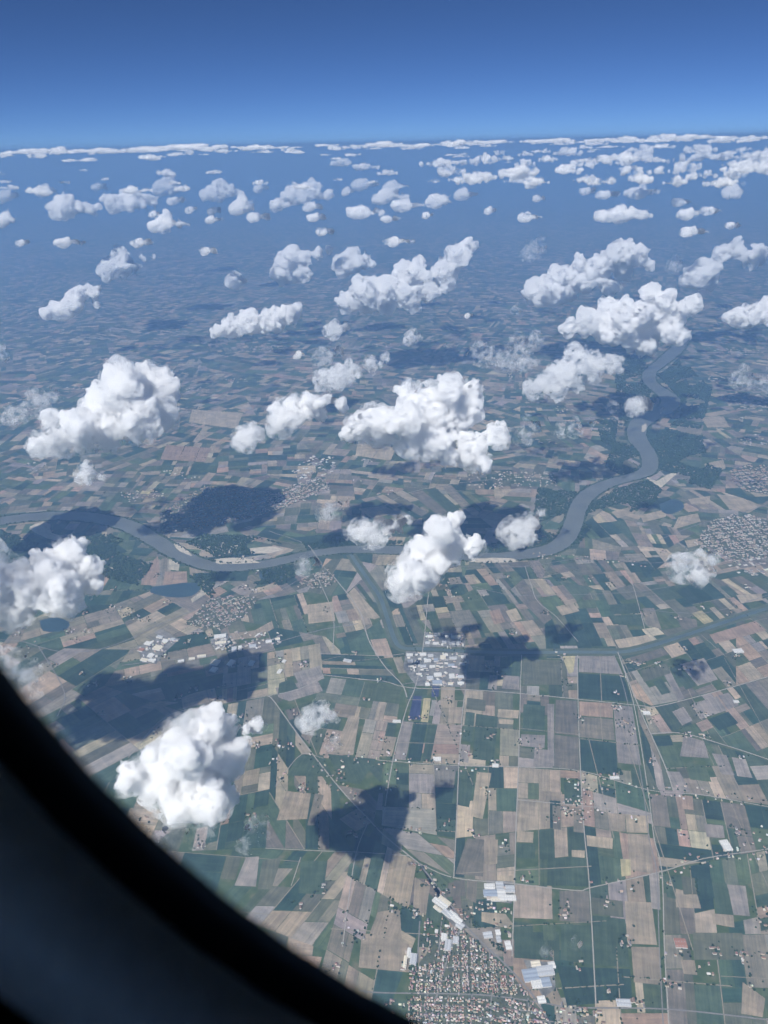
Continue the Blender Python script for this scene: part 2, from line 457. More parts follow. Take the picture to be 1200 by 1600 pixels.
# single fields that stand out in the photograph: corners and colour
MARKED = [
    ([(905, 1023), (960, 1024), (974, 1054), (904, 1050)], 'l'), ([(904, 1052), (975, 1057), (988, 1097), (904, 1091)], 'd'),
    ([(905, 1096), (957, 1099), (958, 1122), (905, 1118)], 'p'), ([(958, 1101), (988, 1104), (1002, 1196), (965, 1192)], 'l'),
    ([(906, 1155), (962, 1160), (966, 1212), (908, 1204)], 'd'), ([(905, 1120), (958, 1124), (961, 1157), (906, 1152)], 'b'),
    ([(868, 1093), (901, 1095), (904, 1150), (867, 1146)], 'k'), ([(867, 1148), (904, 1152), (905, 1203), (866, 1199)], 'k'),
    ([(855, 1100), (866, 1100), (866, 1198), (856, 1197)], 'l'), ([(818, 1100), (852, 1103), (850, 1145), (816, 1142)], 'g'),
    ([(814, 1147), (852, 1149), (851, 1169), (813, 1166)], 'l'), ([(835, 1170), (864, 1172), (864, 1200), (833, 1198)], 'l'),
    ([(816, 1030), (884, 1032), (888, 1070), (816, 1070)], 'm'), ([(878, 1025), (899, 1025), (896, 1050), (889, 1053)], 'y'),
    ([(787, 1055), (812, 1057), (812, 1078), (784, 1076)], 'l'), ([(765, 1055), (778, 1055), (776, 1078), (762, 1077)], 'l'),
    ([(778, 1108), (811, 1110), (810, 1123), (777, 1121)], 'T'), ([(779, 1123), (803, 1125), (802, 1132), (779, 1131)], 'T'),
    ([(646, 1087), (659, 1088), (656, 1125), (638, 1124)], 'u'), ([(662, 1091), (673, 1091), (669, 1129), (657, 1128)], 'y'),
    ([(675, 1072), (687, 1073), (685, 1089), (674, 1089)], 'u'), ([(689, 1073), (711, 1074), (710, 1107), (688, 1105)], 'T'),
    ([(702, 1105), (724, 1105), (720, 1131), (700, 1130)], 't'), ([(647, 1128), (668, 1129), (657, 1190), (636, 1189)], 'd'),
    ([(670, 1130), (684, 1131), (672, 1191), (659, 1190)], 'g'), ([(628, 1127), (646, 1128), (634, 1188), (616, 1187)], 'l'),
    ([(730, 1090), (760, 1094), (758, 1112), (728, 1108)], 'm'), ([(728, 1112), (742, 1114), (738, 1160), (722, 1158)], 'g'),
    ([(744, 1115), (778, 1120), (772, 1190), (738, 1186)], 'g'), ([(720, 1163), (735, 1164), (732, 1192), (716, 1190)], 'l'),
    ([(745, 1206), (768, 1208), (754, 1280), (736, 1276)], 'T'), ([(712, 1204), (742, 1206), (733, 1262), (706, 1256)], 'g'),
    ([(881, 1222), (907, 1223), (908, 1258), (882, 1256)], 'g'), ([(847, 1236), (878, 1238), (878, 1252), (846, 1250)], 't'),
    ([(863, 1258), (875, 1259), (877, 1297), (864, 1296)], 'b'), ([(896, 1262), (911, 1263), (914, 1302), (896, 1300)], 'b'),
    ([(950, 1270), (977, 1272), (978, 1300), (952, 1298)], 't'), ([(977, 1272), (1013, 1275), (1014, 1302), (979, 1301)], 'T'),
    ([(808, 1298), (834, 1300), (833, 1317), (807, 1316)], 'T'), ([(808, 1318), (836, 1319), (836, 1342), (807, 1341)], 'g'),
    ([(916, 1305), (958, 1310), (957, 1327), (917, 1322)], 'T'), ([(893, 1328), (914, 1329), (914, 1341), (893, 1339)], 'T'),
    ([(981, 1302), (1015, 1304), (1021, 1365), (983, 1360)], 't'), ([(969, 1342), (985, 1343), (986, 1368), (971, 1370)], 'y'),
    ([(842, 1342), (855, 1343), (855, 1388), (842, 1386)], 'G'), ([(730, 1310), (757, 1312), (755, 1370), (711, 1366)], 'k'),
    ([(760, 1310), (778, 1312), (777, 1350), (759, 1352)], 't'), ([(776, 1368), (803, 1368), (803, 1381), (776, 1380)], 'T'),
    ([(874, 1392), (920, 1392), (923, 1443), (874, 1439)], 'k'), ([(924, 1402), (973, 1408), (975, 1434), (925, 1428)], 'm'),
    ([(976, 1408), (1018, 1410), (1027, 1477), (980, 1475)], 't'), ([(986, 1479), (1030, 1480), (1035, 1540), (990, 1535)], 't'),
    ([(925, 1430), (977, 1436), (984, 1512), (928, 1508)], 'g'), ([(876, 1444), (926, 1446), (927, 1508), (876, 1500)], 'g'),
    ([(803, 1440), (833, 1442), (833, 1456), (874, 1456), (875, 1502), (803, 1497)], 'g'), ([(848, 1443), (868, 1444), (869, 1470), (849, 1470)], 'G'),
    ([(870, 1509), (930, 1512), (936, 1568), (886, 1572)], 'd'), ([(930, 1512), (985, 1514), (988, 1562), (934, 1564)], 'd'),
    ([(1014, 1366), (1030, 1364), (1032, 1422), (1018, 1420)], 'l'), ([(1036, 1368), (1064, 1366), (1068, 1408), (1042, 1402)], 'g'),
    ([(1055, 1388), (1090, 1398), (1096, 1420), (1056, 1418)], 't'), ([(1064, 1368), (1085, 1372), (1090, 1398), (1068, 1398)], 'm'),
    ([(1088, 1372), (1112, 1374), (1118, 1404), (1092, 1406)], 'd'), ([(1112, 1378), (1135, 1380), (1146, 1430), (1120, 1428)], 'g'),
    ([(1136, 1382), (1165, 1384), (1172, 1432), (1146, 1430)], 'l'), ([(1063, 1500), (1085, 1500), (1090, 1524), (1068, 1522)], 't'),
    ([(1082, 1457), (1160, 1458), (1165, 1500), (1084, 1500)], 'm'), ([(1112, 1427), (1146, 1430), (1148, 1450), (1114, 1444)], 't'),
    ([(1160, 1534), (1196, 1560), (1192, 1590), (1158, 1584)], 't'), ([(1040, 1205), (1062, 1206), (1080, 1238), (1054, 1236)], 'l'),
    ([(1068, 1149), (1100, 1158), (1108, 1185), (1062, 1182)], 'l'), ([(1072, 1192), (1102, 1196), (1112, 1222), (1078, 1218)], 'G'),
    ([(1112, 1177), (1135, 1180), (1148, 1212), (1128, 1210)], 'l'), ([(1143, 1183), (1165, 1186), (1176, 1216), (1152, 1213)], 'l'),
    ([(1064, 1242), (1082, 1244), (1084, 1266), (1066, 1264)], 'p'), ([(1100, 1287), (1130, 1290), (1133, 1310), (1104, 1308)], 'l'),
    ([(1050, 1112), (1068, 1104), (1082, 1126), (1066, 1134)], 'l'), ([(1080, 1100), (1120, 1088), (1136, 1110), (1094, 1124)], 'l'),
    ([(1122, 1087), (1138, 1082), (1155, 1102), (1138, 1109)], 'l'), ([(1106, 1124), (1138, 1112), (1154, 1130), (1124, 1142)], 'd'),
    ([(1020, 1066), (1034, 1060), (1048, 1082), (1034, 1086)], 'g'), ([(1034, 1048), (1046, 1046), (1070, 1092), (1060, 1096)], 'l'),
    ([(1046, 1045), (1062, 1040), (1088, 1072), (1072, 1078)], 'g'), ([(1062, 1038), (1100, 1028), (1122, 1062), (1090, 1072)], 'l'),
    ([(984, 1028), (1034, 1012), (1046, 1022), (990, 1040)], 'k'), ([(1000, 1048), (1042, 1036), (1048, 1052), (1006, 1066)], 'm'),
    ([(1108, 992), (1180, 970), (1198, 985), (1118, 1006)], 'p'), ([(960, 1000), (1012, 992), (1020, 1004), (968, 1015)], 'T'),
    ([(1080, 958), (1096, 954), (1124, 978), (1108, 982)], 'y'), ([(1096, 953), (1106, 950), (1134, 974), (1124, 977)], 'g'),
    ([(1108, 950), (1116, 948), (1138, 970), (1130, 973)], 'T'), ([(1004, 950), (1022, 950), (1034, 984), (1010, 976)], 'b'),
    ([(1150, 930), (1190, 928), (1192, 938), (1158, 943)], 'T'), ([(1054, 962), (1088, 968), (1092, 988), (1066, 982)], 'k'),
    ([(952, 945), (1000, 942), (1003, 958), (954, 960)], 'g'), ([(950, 962), (1003, 960), (1008, 978), (958, 976)], 'g'),
    ([(868, 948), (896, 942), (906, 955), (878, 962)], 'T'), ([(900, 940), (928, 936), (934, 948), (906, 952)], 'G'),
    ([(790, 955), (806, 950), (816, 968), (800, 972)], 'T'), ([(764, 955), (780, 952), (790, 972), (772, 976)], 'p'),
    ([(541, 930), (553, 918), (594, 965), (585, 968), (560, 962)], 'T'), ([(556, 915), (562, 912), (598, 960), (594, 964)], 'g'),
    ([(480, 945), (520, 940), (524, 970), (482, 975)], 'T'), ([(358, 990), (398, 985), (425, 970), (428, 982), (400, 997), (360, 1000)], 't'),
    ([(458, 1052), (500, 1040), (507, 1060), (470, 1076)], 'l'), ([(430, 1075), (495, 1060), (505, 1080), (452, 1096), (435, 1090)], 'l'),
    ([(436, 1068), (456, 1060), (466, 1076), (434, 1086)], 'g'), ([(300, 1110), (345, 1088), (350, 1098), (305, 1120)], 't'),
    ([(250, 1072), (300, 1062), (320, 1075), (262, 1100)], 'g'), ([(220, 1105), (250, 1095), (280, 1098), (235, 1108)], 't'),
    ([(545, 1118), (562, 1120), (552, 1180), (520, 1180)], 't'), ([(600, 1150), (620, 1152), (612, 1182), (594, 1182)], 't'),
    ([(512, 1178), (588, 1186), (562, 1226), (530, 1220)], 'g'), ([(466, 1178), (505, 1180), (520, 1214), (448, 1212)], 'g'),
    ([(447, 1236), (486, 1240), (480, 1280), (432, 1282)], 't'), ([(492, 1240), (506, 1242), (492, 1290), (480, 1290)], 'b'),
    ([(530, 1280), (560, 1262), (580, 1286), (556, 1300)], 't'), ([(384, 1340), (405, 1338), (400, 1386), (366, 1384)], 'l'),
    ([(410, 1345), (440, 1340), (424, 1390), (402, 1390)], 'm'), ([(470, 1345), (512, 1345), (505, 1398), (466, 1396)], 'g'),
    ([(590, 1425), (625, 1420), (628, 1470), (576, 1462)], 't'), ([(565, 1458), (600, 1462), (640, 1475), (640, 1520), (560, 1512)], 't'),
    ([(648, 1370), (672, 1385), (666, 1430), (645, 1430)], 't'), ([(670, 1395), (690, 1415), (700, 1445), (664, 1440)], 'g'),
    ([(700, 1380), (726, 1374), (728, 1400), (696, 1402)], 'k'), ([(730, 1376), (746, 1376), (744, 1412), (728, 1404)], 'b'),
    ([(752, 1425), (790, 1428), (802, 1444), (798, 1452), (752, 1440)], 'T'), ([(850, 1545), (870, 1545), (882, 1570), (862, 1572)], 't'),
    ([(770, 1500), (776, 1500), (776, 1512), (770, 1512)], 'G'), ([(740, 1578), (780, 1580), (782, 1600), (742, 1600)], 'm'),
    # land along the river
    ([(0, 842), (60, 848), (50, 862), (0, 860)], 'd'), ([(110, 860), (180, 848), (200, 862), (130, 882)], 'd'), ([(130, 884), (205, 866), (225, 885), (180, 905)], 'g'), ([(60, 852), (115, 842), (120, 852), (70, 868)], 'd'), ([(0, 862), (50, 864), (40, 880), (0, 880)], 'g'), ([(300, 896), (390, 892), (385, 908), (320, 908)], 'd'), ([(440, 842), (540, 832), (610, 838), (600, 848), (500, 856)], 'd'),
    ([(226, 888), (247, 869), (250, 890), (243, 915), (220, 914)], 'p'), ([(254, 872), (262, 870), (258, 915), (252, 915)], 'b'),
    ([(264, 873), (281, 880), (279, 892), (263, 890)], 'w'), ([(258, 893), (292, 893), (293, 915), (254, 915)], 'p'),
    ([(317, 908), (326, 908), (322, 928), (300, 942), (298, 936), (314, 925)], 'w'), ([(395, 920), (432, 911), (434, 916), (398, 928)], 'T'),
    ([(1010, 745), (1025, 752), (1050, 738), (1058, 740), (1033, 762), (1012, 750)], 'w'), ([(1070, 845), (1110, 838), (1110, 848), (1075, 856)], 'T'),
    ([(1000, 805), (1045, 795), (1040, 808), (1005, 816)], 'T'), ([(1060, 808), (1090, 802), (1095, 815), (1050, 828)], 'T'),
    ([(1120, 772), (1160, 778), (1190, 790), (1170, 802), (1140, 796)], 'T'), ([(1075, 780), (1110, 775), (1108, 788), (1080, 788)], 'T'),
    ([(1095, 652), (1130, 650), (1140, 668), (1105, 668)], 'T'), ([(1060, 660), (1100, 665), (1095, 680), (1055, 675)], 'b'),
    ([(1100, 725), (1130, 718), (1134, 732), (1106, 740)], 'T'), ([(955, 800), (985, 792), (995, 800), (965, 810)], 'T'),
    ([(985, 672), (1010, 668), (1040, 680), (1020, 690)], 'd'), ([(1042, 692), (1070, 690), (1090, 690), (1080, 700), (1050, 704)], 'G'),
    ([(560, 795), (600, 790), (620, 802), (580, 810)], 'T'), ([(640, 770), (660, 766), (700, 800), (685, 806)], 'k'),
    ([(665, 765), (680, 762), (720, 798), (702, 802)], 'g'), ([(690, 760), (705, 758), (735, 790), (722, 794)], 'b'),
    ([(700, 700), (750, 700), (770, 725), (730, 730)], 'T'), ([(560, 690), (620, 700), (610, 720), (555, 712)], 'T'),
    ([(300, 640), (380, 645), (370, 670), (295, 660)], 'T'), ([(260, 695), (330, 700), (320, 722), (250, 718)], 'p'),
]
for k, (q, c) in enumerate(MARKED):
    P = [g2(*p) for p in q]
    v = unit((P[-1][0] - P[0][0], P[-1][1] - P[0][1]))
    f = rnd.uniform(.9, 1.1)
    FIELDS.append((P, tuple(x * f for x in PAL[c]), v, 2 + .008 * k))


def shrink(p, d):
    c = centre(p)
    out = []
    for q in p:
        l = math.hypot(q[0] - c[0], q[1] - c[1]) or 1
        k = max(.5, 1 - d / l)
        out.append((c[0] + (q[0] - c[0]) * k, c[1] + (q[1] - c[1]) * k))
    return out


def px_area(p):
    return area([to_px(*q) for q in p])


M_FIELD = field_material()
cand, keep = [], []
MK = [f[0] for f in FIELDS if f[3] >= 2]
for f in FIELDS:
    c = centre(f[0])
    if f[3] == 0 and c[1] < 12000 and any(inside(b, *c) for b in BL):
        continue
    if f[3] < 2 and any(inside(b, *c) and area(f[0]) < 1.6 * area(b) for b in MK):
        continue
    keep.append(f)
for f in keep:
    c = centre(f[0])
    q = to_px(*c)
    cand.append((px_area(f[0]) if in_view(*q) else 0, f))
cand.sort(key=lambda t: -t[0])


def field_geo(fs):
    V, F, Cc, U = [], [], [], []
    for poly, col, d, layer in fs:
        p = shrink(poly, 2.6 if layer < 2 else 1.5)
        z = .4 + .3 * layer
        b = len(V)
        if sum(p[i][0] * p[(i + 1) % len(p)][1] - p[(i + 1) % len(p)][0] * p[i][1] for i in range(len(p))) < 0:
            p = p[::-1]
        V += [(x, y, z) for x, y in p]
        F.append(tuple(range(b, b + len(p))))
        Cc.append(col)
        o = hash((round(p[0][0]), round(p[0][1]))) % 9973
        U += [((-d[1] * x + d[0] * y) + o, d[0] * x + d[1] * y) for x, y in p]
    return V, F, Cc, U


NB = 300
for a, f in cand[:NB]:
    V, F, Cc, U = field_geo([f])
    obj('field', mesh('field', V, F, [M_FIELD], Cc, U), ground)
V, F, Cc, U = field_geo([f for a, f in cand[NB:]])
obj('far_fields', mesh('far_fields', V, F, [M_FIELD], Cc, U), ground, kind='stuff')
print('fields', len(keep), round(time.time() - T0, 1))

# ------------------------------------------------------------------ river, canal, ponds, sand bars


def smooth(pts, n=6):
    """a curve through the points (x, y, w)"""
    P = [np.array(p, float) for p in pts]
    P = [2 * P[0] - P[1]] + P + [2 * P[-1] - P[-2]]
    out = []
    for i in range(1, len(P) - 2):
        a, b, c, d = P[i - 1:i + 3]
        for k in range(n):
            t = k / n
            out.append(.5 * ((2 * b) + (c - a) * t + (2 * a - 5 * b + 4 * c - d) * t * t + (3 * b - a - 3 * c + d) * t ** 3))
    out.append(P[-2])
    return out


def ribbon(pts, z, jitter=0.0, r=rnd):
    """flat band along (x, y, width)"""
    V, F = [], []
    n = len(pts)
    for i in range(n):
        a, b = pts[max(0, i - 1)], pts[min(n - 1, i + 1)]
        d = unit((b[0] - a[0], b[1] - a[1]))
        w = pts[i][2] / 2
        j1, j2 = 1 + r.uniform(-jitter, jitter), 1 + r.uniform(-jitter, jitter)
        V += [(pts[i][0] - d[1] * w * j1, pts[i][1] + d[0] * w * j1, z), (pts[i][0] + d[1] * w * j2, pts[i][1] - d[0] * w * j2, z)]
        if i:
            k = 2 * i
            F.append((k - 2, k - 1, k + 1, k))
    return V, F


def water_material(name, c):
    m, t, b = nodemat(name)
    geo = N(t, 'ShaderNodeNewGeometry')
    f = noise(t, geo.outputs['Position'], .0035, 4)
    t.links.new(ramp(t, f, [(.3, tuple(x * .85 for x in c)), (.7, tuple(x * 1.15 for x in c))]), b.inputs['Base Color'])
    b.inputs['Roughness'].default_value = .45
    b.inputs['Specular IOR Level'].default_value = .5
    bp = N(t, 'ShaderNodeBump')
    bp.inputs['Strength'].default_value = .12
    bp.inputs['Distance'].default_value = 1.0
    t.links.new(noise(t, geo.outputs['Position'], .08, 3), bp.inputs['Height'])
    t.links.new(bp.outputs[0], b.inputs['Normal'])
    return m


M_WATER = water_material('river_water', (.125, .135, .122))
M_CANAL = water_material('canal_water', (.085, .118, .108))
M_POND = water_material('pond_water', (.035, .065, .075))
M_BANK = plain('river_bank', (.058, .082, .042), .4, .006)
M_SAND = plain('sand', (.46, .41, .33), .25, .02)
RIVER = [(1072, 520, 300), (1062, 540, 300), (1050, 553, 300), (1033, 567, 270), (1016, 581, 250), (1016, 597, 260), (1033, 611, 300), (1048, 624, 330), (1044, 636, 320), (1024, 647, 320),
         (1005, 657, 340), (995, 670, 300), (997, 687, 290), (1010, 705, 280), (1016, 722, 250), (1010, 737, 250), (988, 745, 230), (958, 753, 230), (930, 765, 250), (911, 781, 250), (901, 800, 240),
         (895, 820, 240), (884, 842, 240), (860, 858, 240), (815, 867, 230), (750, 871, 220), (680, 863, 215), (610, 859, 210), (540, 859, 205), (480, 867, 205), (428, 879, 210), (376, 886, 220), (338, 886, 230),
         (304, 877, 250), (270, 861, 270), (245, 846, 270), (220, 831, 290), (194, 819, 300), (158, 811, 300), (110, 806, 300), (50, 808, 300), (0, 814, 300), (-60, 822, 300), (-130, 830, 300)]
rv = smooth([(*g2(x, y), w * (1.05 if y < 700 else .95 if x > 600 else .85)) for x, y, w in RIVER])
V, F = ribbon([(p[0], p[1], p[2] * 1.18 + 24) for p in rv], 1.2, .05)
obj('river_bank', mesh('river_bank', V, F, [M_BANK]), kind='structure')
V, F = ribbon(rv, 1.6, .07)
obj('river', mesh('river', V, F, [M_WATER]), kind='structure')
CANAL = [(548, 866, 50), (556, 878, 55), (575, 905, 55), (592, 930, 55), (600, 950, 55), (609, 978, 58), (619, 1004, 60), (632, 1013, 60), (660, 1014, 58), (700, 1016, 56), (760, 1019, 56), (830, 1020, 56),
         (900, 1019, 56), (965, 1019, 56), (1000, 1014, 56), (1060, 996, 56), (1130, 973, 56), (1200, 950, 56), (1280, 925, 56)]
cv = smooth([(*g2(x, y), w * .85) for x, y, w in CANAL])
V, F = ribbon([(p[0], p[1], p[2] + 78) for p in cv], 1.3)
obj('canal_bank', mesh('canal_bank', V, F, [plain('dyke_grass', (.095, .115, .075), .25, .01)]), kind='structure')
V, F = ribbon(cv, 1.7)
obj('canal', mesh('canal', V, F, [M_CANAL]), kind='structure')
V, F = [], []


def flat(name, q, mat, z, jit=0, sub=3):
    P = smooth([(*g2(*p), 0) for p in q + q[:1]], sub)[:-1]
    c = centre([(p[0], p[1]) for p in P])
    pts = []
    for p in P:
        s = 1 + rnd.uniform(-jit, jit)
        pts.append((c[0] + (p[0] - c[0]) * s, c[1] + (p[1] - c[1]) * s, z))
    a = sum(pts[i][0] * pts[i - 1][1] - pts[i - 1][0] * pts[i][1] for i in range(len(pts)))
    if a > 0:
        pts = pts[::-1]
    return obj(name, mesh(name, pts, [tuple(range(len(pts)))], [mat]), kind='structure')


for q in ([(1034, 690), (1050, 684), (1068, 688), (1062, 704), (1040, 706)], [(240, 917), (300, 910), (312, 918), (300, 931), (262, 933), (235, 925)], [(405, 893), (440, 888), (446, 898), (425, 910), (408, 905)],
          [(1030, 788), (1055, 780), (1070, 792), (1050, 803), (1035, 800)], [(62, 970), (85, 965), (108, 972), (100, 985), (68, 986)]):
    flat('pond', q, M_POND, 1.8, .03)
for q in ([(332, 874), (350, 872), (378, 872), (402, 876), (398, 880), (360, 881), (340, 881)], [(270, 848), (290, 858), (300, 868), (292, 866), (276, 858)], [(385, 857), (420, 854), (440, 858), (425, 864), (395, 865)],
          [(345, 860), (370, 850), (384, 846), (380, 852), (358, 864)], [(42, 826), (62, 818), (78, 817), (80, 832), (100, 838), (88, 845), (65, 838)], [(1003, 665), (1010, 662), (1009, 672), (1003, 674)],
          [(1030, 640), (1037, 636), (1036, 642), (1032, 648)], [(735, 873), (770, 872), (805, 873), (800, 879), (742, 879)], [(152, 888), (170, 886), (186, 890), (165, 893)]):
    flat('sand_bar', q, M_SAND, 1.9, .12)

# ------------------------------------------------------------------ roads
M_ROAD = plain('pale_road', (.32, .30, .265), .12, .03)
M_ROAD2 = plain('asphalt', (.20, .195, .185), .15, .03)
M_TRACK = plain('farm_track', (.24, .215, .165), .2, .03)
ROADS = [
    (12, 0, [(560, 1062), (600, 1065), (640, 1075), (727, 1078), (812, 1084), (903, 1093), (1000, 1103), (1020, 1105), (1055, 1098), (1130, 1078), (1200, 1058), (1260, 1042)]),
    (9, 0, [(727, 1078), (722, 1120), (717, 1197), (713, 1290), (709, 1372)]), (9, 0, [(815, 1024), (813, 1084), (810, 1199), (806, 1300), (804, 1382), (800, 1495)]),
    (9, 0, [(902, 1024), (903, 1093), (907, 1205), (912, 1290), (921, 1386), (931, 1570)]), (9, 0, [(966, 1021), (990, 1100), (1012, 1234), (1022, 1310), (1034, 1362), (1038, 1480), (1046, 1620)]),
    (8, 1, [(959, 1024), (981, 1100), (1004, 1230), (1014, 1310), (1026, 1364), (1030, 1480), (1037, 1620)]), (11, 0, [(965, 1019), (996, 1100), (1018, 1150), (1040, 1200), (1052, 1236)]),
    (13, 0, [(1018, 1147), (1065, 1146), (1130, 1164), (1200, 1187), (1260, 1208)]), (9, 0, [(590, 1188), (612, 1190), (717, 1197), (810, 1199), (907, 1205), (1014, 1235), (1100, 1243), (1200, 1261), (1260, 1268)]),
    (8, 0, [(807, 1250), (880, 1257), (950, 1264), (1017, 1272)]), (9, 0, [(1260, 1315), (1200, 1327), (1100, 1342), (1035, 1362), (925, 1387), (900, 1392), (800, 1381), (709, 1372), (655, 1350)]),
    (10, 1, [(560, 1548), (600, 1552), (750, 1555), (850, 1568), (900, 1575), (1050, 1578), (1250, 1600)]),
    (11, 0, [(418, 1088), (428, 1096), (475, 1161), (530, 1231), (580, 1285), (605, 1310), (655, 1350)]), (13, 1, [(655, 1350), (690, 1395), (725, 1443), (760, 1480), (790, 1508), (832, 1555), (862, 1605)]),
    (14, 1, [(726, 1444), (705, 1480), (690, 1530), (670, 1600)]), (12, 1, [(-20, 1000), (30, 1002), (65, 1012), (100, 1019), (150, 1016), (200, 1000), (245, 978), (300, 955)]), (11, 1, [(300, 955), (370, 930), (430, 925), (470, 905), (510, 890)]),
    (13, 1, [(190, 1040), (250, 1033), (350, 1022), (425, 1006), (500, 985), (560, 975)]), (9, 0, [(500, 1022), (560, 1024), (600, 1025), (632, 1022)]), (10, 0, [(505, 1055), (560, 1061), (600, 1065)]),
    (12, 0, [(515, 895), (530, 912), (562, 955), (576, 1000), (600, 1040), (628, 1070), (636, 1090)]), (10, 0, [(680, 880), (670, 925), (662, 1005), (650, 1070), (635, 1108), (614, 1188), (597, 1290)]),
    (10, 1, [(628, 1070), (655, 1064), (672, 1050), (700, 1048), (727, 1046), (735, 1024)]), (9, 0, [(820, 885), (830, 915), (840, 940), (870, 965), (903, 1003)]), (9, 0, [(985, 905), (992, 925), (1000, 955), (1008, 985)]),
    (9, 1, [(720, 912), (800, 930), (880, 930), (990, 925), (1080, 910), (1140, 890), (1200, 880)]), (9, 1, [(640, 872), (720, 885), (820, 885), (920, 872), (1000, 880), (1060, 878)]), (9, 1, [(1000, 952), (1060, 958), (1120, 955), (1200, 930)]),
    (11, 1, [(1000, 855), (1040, 840), (1090, 820), (1150, 805), (1220, 780)]), (9, 0, [(495, 900), (520, 960), (520, 1020)]), (8, 0, [(420, 830), (480, 852), (500, 880), (515, 895)]), (10, 1, [(60, 1010), (100, 1080), (90, 1120)]),
    (10, 0, [(500, 800), (560, 815), (640, 770), (760, 750), (860, 745)]), (8, 0, [(200, 1185), (260, 1120), (345, 1100)]), (8, 0, [(345, 1100), (418, 1088), (470, 1076), (505, 1056)]), (7, 0, [(505, 1185), (470, 1180), (430, 1230)]),
    (7, 0, [(415, 1326), (500, 1330), (560, 1332), (640, 1338)]), (7, 0, [(470, 1340), (455, 1385)]), (7, 0, [(575, 1285), (555, 1340), (535, 1480)]),
]
for w, k, q in ROADS:
    V, F = ribbon(smooth([(*g2(x, y), w * .85) for x, y in q], 5), 4.2 + .15 * k + .02 * rnd.random())
    obj('road', mesh('road', V, F, [M_ROAD, M_ROAD2][k:k + 1]), kind='structure')
V, F = [], []
for a, b, w in TRACKS:
    v, f = ribbon([(*a, w), (*b, w)], 1.15)
    F += [tuple(i + len(V) for i in q) for q in f]
    V += v
obj('farm_tracks', mesh('farm_tracks', V, F, [M_TRACK]), kind='structure')
# the causeway of the bridge over the river
for q in ([(642, 1520), (700, 1512), (760, 1512), (800, 1520)], [(642, 1535), (720, 1533), (815, 1540)], [(640, 1572), (740, 1574), (850, 1582)], [(640, 1588), (760, 1590), (865, 1597)], [(672, 1505), (668, 1552), (664, 1606)], [(735, 1470), (738, 1520), (736, 1606)], [(765, 1490), (768, 1540), (766, 1606)], [(700, 1556), (698, 1606)], [(800, 1530), (796, 1606)], [(825, 1560), (828, 1606)], [(656, 1440), (652, 1505)], [(690, 1440), (684, 1500)]):
    V, F = ribbon(smooth([(*g2(x, y), 8) for x, y in q], 4), 4.05 + .02 * rnd.random())
    obj('road', mesh('road', V, F, [M_ROAD2]), kind='structure')
bridge = obj('road_bridge', None, label='long pale road bridge crossing the grey river near the village', cat='bridge')
pa, pb = gp(482, 853), gp(503, 882)
dv = (pb - pa).normalized()
nv = Vector((-dv.y, dv.x, 0))


def box_mesh(name, mat, c, ax, ay, hx, hy, z0, z1):
    v = [c + ax * (sx * hx) + ay * (sy * hy) + Vector((0, 0, z)) for z in (z0, z1) for sx, sy in ((-1, -1), (1, -1), (1, 1), (-1, 1))]
    return mesh(name, [tuple(q) for q in v], [(0, 3, 2, 1), (4, 5, 6, 7), (0, 1, 5, 4), (1, 2, 6, 5), (2, 3, 7, 6), (3, 0, 4, 7)], [mat])


L = (pb - pa).length
obj('deck', box_mesh('deck', M_ROAD, (pa + pb) / 2, dv, nv, L / 2, 6, 9, 11), bridge)
for k in range(9):
    obj('pier', box_mesh('pier', M_ROAD2, pa + dv * (L * (k + .5) / 9), dv, nv, 2, 5, 0, 9), bridge)
print('roads', round(time.time() - T0, 1))

# ------------------------------------------------------------------ woods and trees
ICO = []
bm = bmesh.new()
bmesh.ops.create_icosphere(bm, subdivisions=1, radius=1)
ICO = ([tuple(v.co) for v in bm.verts], [tuple(v.index for v in f.verts) for f in bm.faces])
bm.free()
IV, IF = np.array(ICO[0]), np.array(ICO[1])


def tree_mass(name, spots, seed, label=None, cat=None):
    """crowns as many uneven little domes"""
    g = np.random.default_rng(seed)
    s = np.array(spots, float)
    n = len(s)
    k = len(IV)
    sel = IV.copy()
    V = sel[None] * (1 + g.uniform(-.28, .28, (n, k, 1)))
    V = V * (s[:, 2][:, None, None] * np.stack([g.uniform(.8, 1.25, n), g.uniform(.8, 1.25, n), g.uniform(.7, 1.1, n)], 1)[:, None, :])
    V[:, :, 2] += (s[:, 2] * .75)[:, None]
    V[:, :, 0] += s[:, 0][:, None]
    V[:, :, 1] += s[:, 1][:, None]
    F = (IF[None] + (np.arange(n) * k)[:, None, None]).reshape(-1, 3)
    me = bpy.data.meshes.new(name)
    me.from_pydata(V.reshape(-1, 3), [], F.tolist())
    a = me.attributes.new('Col', 'FLOAT_COLOR', 'FACE')
    base = np.array([(.022, .044, .020), (.030, .056, .024), (.040, .066, .030), (.018, .036, .018)])[g.integers(0, 4, n)] * g.uniform(.8, 1.25, (n, 1))
    c = np.ones((n, len(IF), 4), np.float32)
    c[:, :, :3] = base[:, None, :]
    a.data.foreach_set('color', c.ravel())
    me.materials.append(M_LEAF)
    return obj(name, me, kind='stuff', label=label, cat=cat)


M_LEAF = colmat('leaves', .3, .15, .8)
RIVN = np.array([(p[0], p[1], p[2]) for p in rv])


def in_river(x, y, m=12):
    d = np.hypot(RIVN[:, 0] - x, RIVN[:, 1] - y)
    i = int(np.argmin(d))
    return d[i] < RIVN[i, 2] / 2 + m


